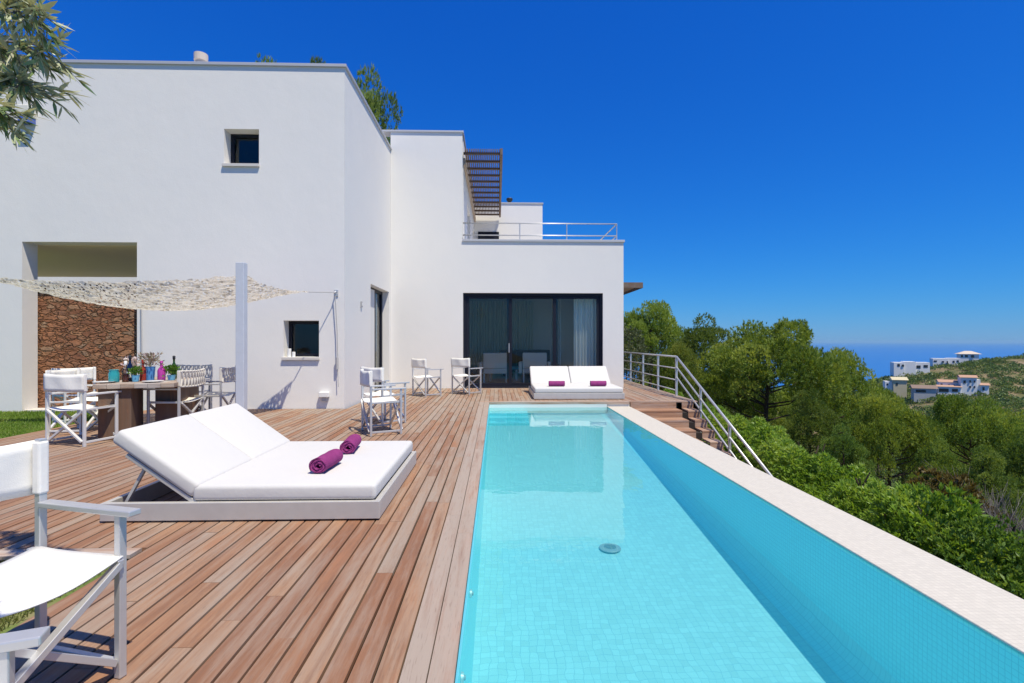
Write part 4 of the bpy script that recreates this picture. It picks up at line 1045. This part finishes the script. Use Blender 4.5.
variants = [pine_mesh(11, 6.0, 2.5, 3.6, 46, M['pine']), pine_mesh(23, 6.0, 2.1, 4.2, 46, M['pine2']), pine_mesh(37, 6.0, 2.9, 3.0, 52, M['pine']), pine_mesh(51, 7.0, 1.9, 5.2, 50, M['pine2'])]
used = set()
def tree(px, ptop, Y, vi, wpx, rz, label, group='pines on the slope', zb=None):
    top = onY(px, ptop, Y); zb = float(ground(top.x, Y)) if zb is None else zb
    s = variants[vi]; hh = 7.0 if vi == 3 else 6.0; cr = (2.5, 2.1, 2.9, 1.9)[vi]
    sz = (top.z - zb) / (hh + .15); sx = (wpx * Y / F / 2) / (cr + .45)
    sx = min(max(sx, sz * .42), sz * 1.9)
    if vi in used: o = dup(s)
    else: used.add(vi); o = s
    o.location = (top.x, Y, zb); o.rotation_euler = (0, 0, rz); o.scale = (sx, sx, sz)
    tag(o, label, 'tree', group); return o
T = [(652, 303, 25, 0, 84, 0.3, 'tall pine rising right beside the villa corner'), (706, 321, 23, 1, 84, 1.2, 'pointed pine between the villa and the broad dome pine'),
     (770, 329, 16.5, 2, 150, 2.0, 'broad dome shaped pine, the widest crown right of the steps'), (838, 352, 18.5, 0, 105, 0.5, 'pine on the right shoulder of the dome crown'),
     (738, 350, 19, 1, 80, 4.0, 'pine with bare trunk just behind the handrail slope'), (890, 398, 13, 0, 85, 2.7, 'pine with dark leaning trunk above the hedge end'),
     (968, 404, 16.5, 2, 110, 5.1, 'yellow green pine in front of the hillside villas'), (1030, 436, 13, 1, 70, 3.3, 'pine cut by the right frame edge'),
     (925, 425, 20, 3, 60, 1.0, 'slim pine between the two broad crowns below the yellow house'), (680, 345, 16.5, 0, 60, .9, 'small pine right behind the deck railing'),
     (806, 392, 14, 3, 60, 2.2, 'dark pine under the dome crown near the hedge'), (858, 405, 22, 1, 70, .2, 'dark pine filling the gap right of the dome'),
     (1015, 412, 24, 0, 80, 1.9, 'pine behind the yellow green crown at the right edge'), (940, 445, 11.5, 1, 60, 2.9, 'low pine above the brown shrub'),
     (990, 452, 10.5, 3, 70, 4.4, 'low pine above the bare grey bush'), (640, 320, 32, 1, 50, 5.5, 'distant pine seen past the villa corner'),
     (880, 395, 30, 2, 70, 3.0, 'distant pine left of the pine tops, below the yellow house'), (840, 430, 11.8, 1, 60, 4.9, 'shaded pine directly above the hedge middle')]
for k_, (px, pt__, Y, vi, wp) in enumerate([(665, 372, 40, 0, 70), (705, 378, 44, 2, 80), (745, 384, 42, 1, 70), (785, 388, 46, 0, 80), (820, 392, 40, 2, 80), (850, 396, 46, 1, 60), (905, 418, 34, 2, 80), (760, 410, 26, 0, 70), (700, 395, 28, 1, 60), (960, 432, 28, 0, 80)]):
    T.append((px, pt__, Y, vi, wp, k_ * 1.3, 'pine half hidden in the shaded depth of the slope behind the nearer pines', 'pines in the depth of the slope'))
for a in T: tree(*a)
# roof-top pine behind the main block
tree(367, 82, 22, 1, 44, .4, 'tall pine showing above the roofline behind the villa', 'pines behind the villa', -.3)
for px, pt_, Y, vi, rz, lb in ((318, 53, 24, 3, 1, 'pine tip just showing over the parapet near the block corner'), (268, 56, 26, 1, 2, 'pine tip barely showing over the middle of the parapet')):
    tree(px, pt_ + 17, Y, vi, 30, rz, lb, 'pines behind the villa', -.3)

# distant hillside: scrub as one mass, and villas
def scrub():
    V_, F_, A_ = [], [], []; off = 0; n = 14000
    Y = rng.uniform(26, 330, n); r = rng.uniform(.25, 1.25, n); X = r * Y
    Z = ground(X, Y); keep = hashn(X, Y, 14) + rng.normal(0, .35, n) > -.22
    keep |= Y < 150
    qx = 512 + F * (X * cT - Y * sT) / (Y * cT + X * sT); qy = 341.5 - F * (Z + 2.6 - H) / Y
    keep &= ~((qx > 882) & (qx < 993) & (Y > 150) & (Y < 264) & (qy < 386.5)); keep &= (Y > 60) | (r < .8)
    X, Y, Z = X[keep], Y[keep], Z[keep]; m_ = len(X)
    size = rng.uniform(.5, 1.0, m_) ** 1.5 * np.interp(Y, [26, 120, 260], [1.8, 3.0, 2.9])
    per = 42; d = rng.normal(size=(m_ * per, 3)); d[:, 2] = np.abs(d[:, 2]); d = unit(d)
    c = np.repeat(np.stack([X, Y, Z], 1), per, 0); sr = np.repeat(size, per)
    p = c + d * (sr * rng.uniform(.6, 1, m_ * per))[:, None] * np.array([1, 1, .75])
    vv, ff = blades(p, d + rng.normal(0, .6, d.shape) + np.array([0, 0, .3]), sr * .38, sr * .26, rng)
    a = np.repeat(rng.normal(.45, .22, m_), per) + rng.normal(0, .08, m_ * per)
    tag(np_mesh('hillside_scrub', vv, ff, a, M['scrub']), 'low green scrub covering the far hillside around the villas', 'scrub', kind='stuff')
scrub()
def sm_mat(n, c): 
    m = mat(n, c, .85); nn = noise(m, .6, detail=4); L(m, mixc(m, nn.outputs[0], [x * .85 for x in c], c), P(m).inputs['Base Color']); return m
mvw = sm_mat('villa_white', (.86, .85, .82)); mvc = sm_mat('villa_cream', (.60, .53, .34)); mvr = sm_mat('villa_rooftile', (.48, .29, .19)); mvb = sm_mat('villa_brown_roof', (.24, .17, .13)); mvg = sm_mat('villa_grey', (.45, .45, .44)); mwin = mat('villa_window', (.02, .025, .03), .2)
def fbox(px0, px1, py0, py1, Y, dep): a = onY(px0, py1, Y); b = onY(px1, py0, Y); return a.x, b.x, Y, Y + dep, a.z, b.z
def far_house(name, label, walls, roofs, wins, low=4.5, turn=.26):
    """boxes given by photo pixels at a distance, built in the house's own frame, its front turned a little from the viewer"""
    pc = (walls[0][0] + walls[0][1]) / 2; Y0 = walls[0][4]; o_ = onY(pc, walls[0][3], Y0); a_ = (pc - 512) / F; phi = math.atan(a_)
    k = 1 / (cT - a_ * sT) / F
    t = empty(name, (o_.x, Y0, o_.z), -(phi + TH) + turn, label, 'house')
    def loc(px0, px1, py0, py1, Y, dep):
        sx = Y * k * math.cos(phi) / math.cos(turn); yy = (Y - Y0) * .6 + .25 * (px0 < pc - 1) - .25 * (px0 > pc + 6)
        return (px0 - pc) * sx, (px1 - pc) * sx, yy, yy + dep * .55, H + (341.5 - py1) * Y * k - o_.z, H + (341.5 - py0) * Y * k - o_.z
    for wl_ in walls:
        x0, x1, y0, y1, z0, z1 = loc(*wl_[:6]); MB().box(x0, x1, y0, y1, z0 - low, z1).build('wall', wl_[6], t)
    for rf in roofs:
        x0, x1, y0, y1, z0, z1 = loc(*rf[:6]); e = .5; cx, cy = (x0 + x1) / 2, (y0 + y1) / 2
        hw = (x1 - x0) * .15 if rf[7] == 'hip' else (x1 - x0) * .5 + e
        vs = [(x0 - e, y0 - e, z0), (x1 + e, y0 - e, z0), (x1 + e, y1 + e, z0), (x0 - e, y1 + e, z0), (cx - hw, cy, z1), (cx + hw, cy, z1)]
        MB().add(vs, [(0, 1, 5, 4), (1, 2, 5), (2, 3, 4, 5), (3, 0, 4), (3, 2, 1, 0)]).build('roof', rf[6], t)
    for wn in wins:
        x0, x1, y0, y1, z0, z1 = loc(*wn, .2); MB().box(x0, x1, y0 - .12, y0 + .3, z0, z1).build('window', mwin, t)
far_house('white_villa', 'white flat roofed villa with dark base at the left of the ridge', [(894, 904.6, 362.5, 370, 300, 14, mvw), (904.7, 916, 361.5, 370, 301, 14, mvw), (916.1, 930, 362, 368, 303, 12, mvw), (894.2, 913, 370, 375.5, 302, 10, mvb)], [], [(897.5, 900, 364, 366.5, 300), (902, 904, 364.5, 366.5, 300), (917, 921, 365, 368, 303), (924, 928, 364.5, 367, 303), (896, 911, 371, 374.5, 302)])
far_house('terraced_villa', 'white low villa in the middle of the ridge', [(933, 948, 358.5, 367.5, 305, 12, mvw), (948.1, 961, 358, 366, 307, 12, mvw)], [], [(934, 937, 360.5, 362, 305), (942, 944, 361, 362.5, 305), (946.6, 947.9, 361, 365, 305), (953, 955, 360.5, 362.5, 307), (957, 959, 360, 362, 307)])
far_house('hip_roofed_villa', 'white villa with pale hipped roof at the top of the ridge', [(960, 979, 354, 362, 312, 12, mvw)], [(958.5, 981, 351, 354.02, 312, 12, sm_mat('pale_rooftile', (.62, .52, .42)), 'hip')], [(961, 963, 355, 357.3, 312), (965, 968, 355, 357.3, 312), (971, 974, 355, 357.5, 312)])
far_house('yellow_house', 'yellow gabled house below the ridge at the left', [(893.5, 907, 380, 389, 262, 10, mvc), (886, 893.4, 381.5, 389, 264, 8, mvw)], [(893, 907.5, 377.3, 380.02, 262, 10, mvc, 'gable')], [(896, 898, 383, 385.5, 262), (887.5, 889, 383.5, 385.5, 264)])
far_house('low_house', 'low house with brown tiled roof between yellow house and tower house', [(914, 936, 388.5, 393.5, 250, 9, mvg)], [(913, 937, 385.3, 388.52, 250, 9, mvb, 'gable')], [(916, 926, 390, 392.5, 250)])
far_house('tower_house', 'tall white three storey house with terracotta roofs on the hillside', [(961, 977, 377.5, 394, 245, 9, mvw), (977.1, 981, 379, 394, 247, 7, mvw), (981.1, 989, 384.5, 393.5, 246, 8, mvw), (942, 960.9, 382, 389, 252, 8, mvw), (937, 960.8, 387.5, 395, 244, 7, mvw)],
          [(961, 977, 375.3, 377.52, 245, 9, mvr, 'gable'), (942, 960.9, 379.8, 382.02, 252, 8, mvr, 'gable'), (937, 960.8, 386, 387.52, 244, 7, mvr, 'gable'), (981.1, 989, 382.8, 384.52, 246, 8, mvr, 'gable')],
          [(963.5, 966, 380.5, 383.5, 245), (969.5, 971, 380.2, 382.3, 245), (974, 975.2, 380.2, 382.3, 245), (969.5, 971, 385.8, 387.8, 245), (974, 975.2, 385.8, 387.8, 245), (982.5, 984.5, 386.5, 389.8, 246), (943.5, 945.5, 383.8, 386, 252), (951, 953, 384.5, 386, 252), (956, 958, 384.5, 386, 252), (938, 948, 389.5, 393, 244), (951.5, 957.5, 389.5, 392.5, 244)])

# olive tree overhead at the left
def olive():
    base = Vector((-3.55, 1.05, -.1)); t = empty('olive_tree', base, 0, 'olive tree branch of narrow silver green leaves hanging in at the top left', 'tree')
    b = MB(); b.tube([(0, 0, -.2), (.05, .02, .6), (-.04, .06, 1.2), (.10, .05, 1.75), (.2, .1, 2.2)], [.16, .12, .10, .085, .07], 10); b.build('trunk', M['bark_grey'], t, smooth=True)
    tb_ = MB(); C_, D_ = [], []
    def twig(p0, p1, r, nl, droop=.12):
        p0 = Vector(p0); p1 = Vector(p1); ln = (p1 - p0).length; pts = [p0.lerp(p1, k / 6) + Vector((0, 0, droop * ln * (k / 6) * (1 - k / 6) * 2)) for k in range(7)]
        tb_.tube(pts, [r * (1 - .8 * k / 6) for k in range(7)], 5, caps=False)
        ax = (p1 - p0).normalized()
        for k in range(nl):
            f_ = .12 + .9 * k / nl + rnd.uniform(-.02, .02); i = min(int(f_ * 6), 5); q_ = pts[i].lerp(pts[i + 1], min(f_ * 6 - i, 1.0))
            for s_ in (0, 1):
                dd = (ax * rnd.uniform(.5, 1.0) + Vector((rnd.uniform(-1, 1), rnd.uniform(-1, 1), rnd.uniform(-1, .8))) * .75)
                C_.append(q_); D_.append(dd)
    def at(px, py, d): a = (px - 512) / F; z_ = H + (341.5 - py) / F * d; return Vector((a * d * cT + d * sT, d * cT - a * d * sT, z_)) - base
    hub = Vector((.3, .35, 2.55)); crown = [hub]
    tb_.tube([(.2, .1, 2.2), hub], [.07, .05], 7)
    mains = [((-10, 10, 2.05), (43, 12, 2.0)), ((-20, 45, 2.2), (55, 50, 2.15)), ((-25, 70, 2.1), (33, 88, 2.05)), ((-30, 110, 2.0), (-1, 108, 1.95)), ((-20, -20, 2.3), (28, -12, 2.2)), ((-30, 30, 2.4), (23, 65, 2.3))]
    for a_, e_ in mains:
        p0 = at(*a_); p1 = at(*e_); tb_.tube([hub, hub.lerp(p0, .5) + Vector((0, 0, .1)), p0], [.03, .018, .01], 6, caps=False)
        twig(p0, p1, .007, 16)
        for k in range(15):
            s_ = p0.lerp(p1, rnd.uniform(.05, .95)); dr = (p1 - p0).normalized() * rnd.uniform(.05, .13) + Vector((rnd.uniform(-.09, .07), rnd.uniform(-.10, .10), rnd.uniform(-.12, .05)))
            twig(s_, s_ + dr, .003, rnd.randint(6, 10))
    # more of the crown, overhead and outside the frame (its shade falls on the front chairs)
    for k in range(46):
        a_ = rnd.uniform(0, 6.28); rr = rnd.uniform(.2, 1.3); c = hub + Vector((math.cos(a_) * rr - .25, math.sin(a_) * rr - .45, rnd.uniform(-.1, 1.0)))
        tb_.tube([hub, hub.lerp(c, .6) + Vector((0, 0, .1)), c], [.02, .01, .006], 5, caps=False)
        for j in range(4): twig(c, c + Vector((rnd.uniform(-.35, .35), rnd.uniform(-.35, .35), rnd.uniform(-.25, .2))), .004, 12)
    for k in range(5):
        c = Vector((rnd.uniform(-1.12, -.82), rnd.uniform(.52, .74), rnd.uniform(2.5, 2.9))) - base
        tb_.tube([hub, hub.lerp(c, .5) + Vector((0, -.05, .15)), c], [.02, .012, .006], 5, caps=False)
        for j in range(3): twig(c, c + Vector((rnd.uniform(-.1, .3), rnd.uniform(-.25, .25), rnd.uniform(-.15, .1))), .004, 11)
    tb_.build('branches', M['bark_grey'], t, smooth=True)
    c = np.array([tuple(x) for x in C_]); d = np.array([tuple(x) for x in D_]); n = len(c)
    d = unit(d); s_ = unit(np.cross(d, np.array([0, 0, 1]) + rng.normal(0, .55, (n, 3)))); n_ = np.cross(s_, d)
    ln = rng.uniform(.055, .095, (n, 1)); wd = ln * rng.uniform(.14, .20, (n, 1))
    ks = [0, .3, .65, 1]; wv = [.1, 1, .8, 0.02]; V_ = []
    for kk, ww_ in zip(ks, wv):
        mid = c + d * ln * kk + n_ * ln * (-.10 * kk * kk); V_ += [mid - s_ * wd * ww_ / 2, mid + s_ * wd * ww_ / 2]
    vs = np.stack(V_, 1).reshape(-1, 3); bs = np.arange(n)[:, None] * 8
    q_ = np.concatenate([bs + np.array([[2 * k, 2 * k + 1, 2 * k + 3, 2 * k + 2]]) for k in range(3)], 1).reshape(-1, 4)
    np_mesh('leaves', vs, q_, np.repeat(rng.uniform(0, 1, n), 3), M['olive'], t)
olive()

# far air: the sea fades into the horizon
hm = bpy.data.materials.new('haze_air'); hm.use_nodes = True; ht = hm.node_tree; ht.nodes.remove(ht.nodes["Principled BSDF"])
pv_ = ht.nodes.new("ShaderNodeVolumePrincipled"); pv_.inputs['Density'].default_value = 5.5e-5; pv_.inputs['Color'].default_value = (.42, .74, .98, 1)
ht.links.new(pv_.outputs[0], ht.nodes["Material Output"].inputs['Volume'])
tag(MB().box(-90100, 90100, -2100, 68100, -112, 24).build('haze', hm), 'thin blue air over the distant sea', 'haze', kind='stuff')
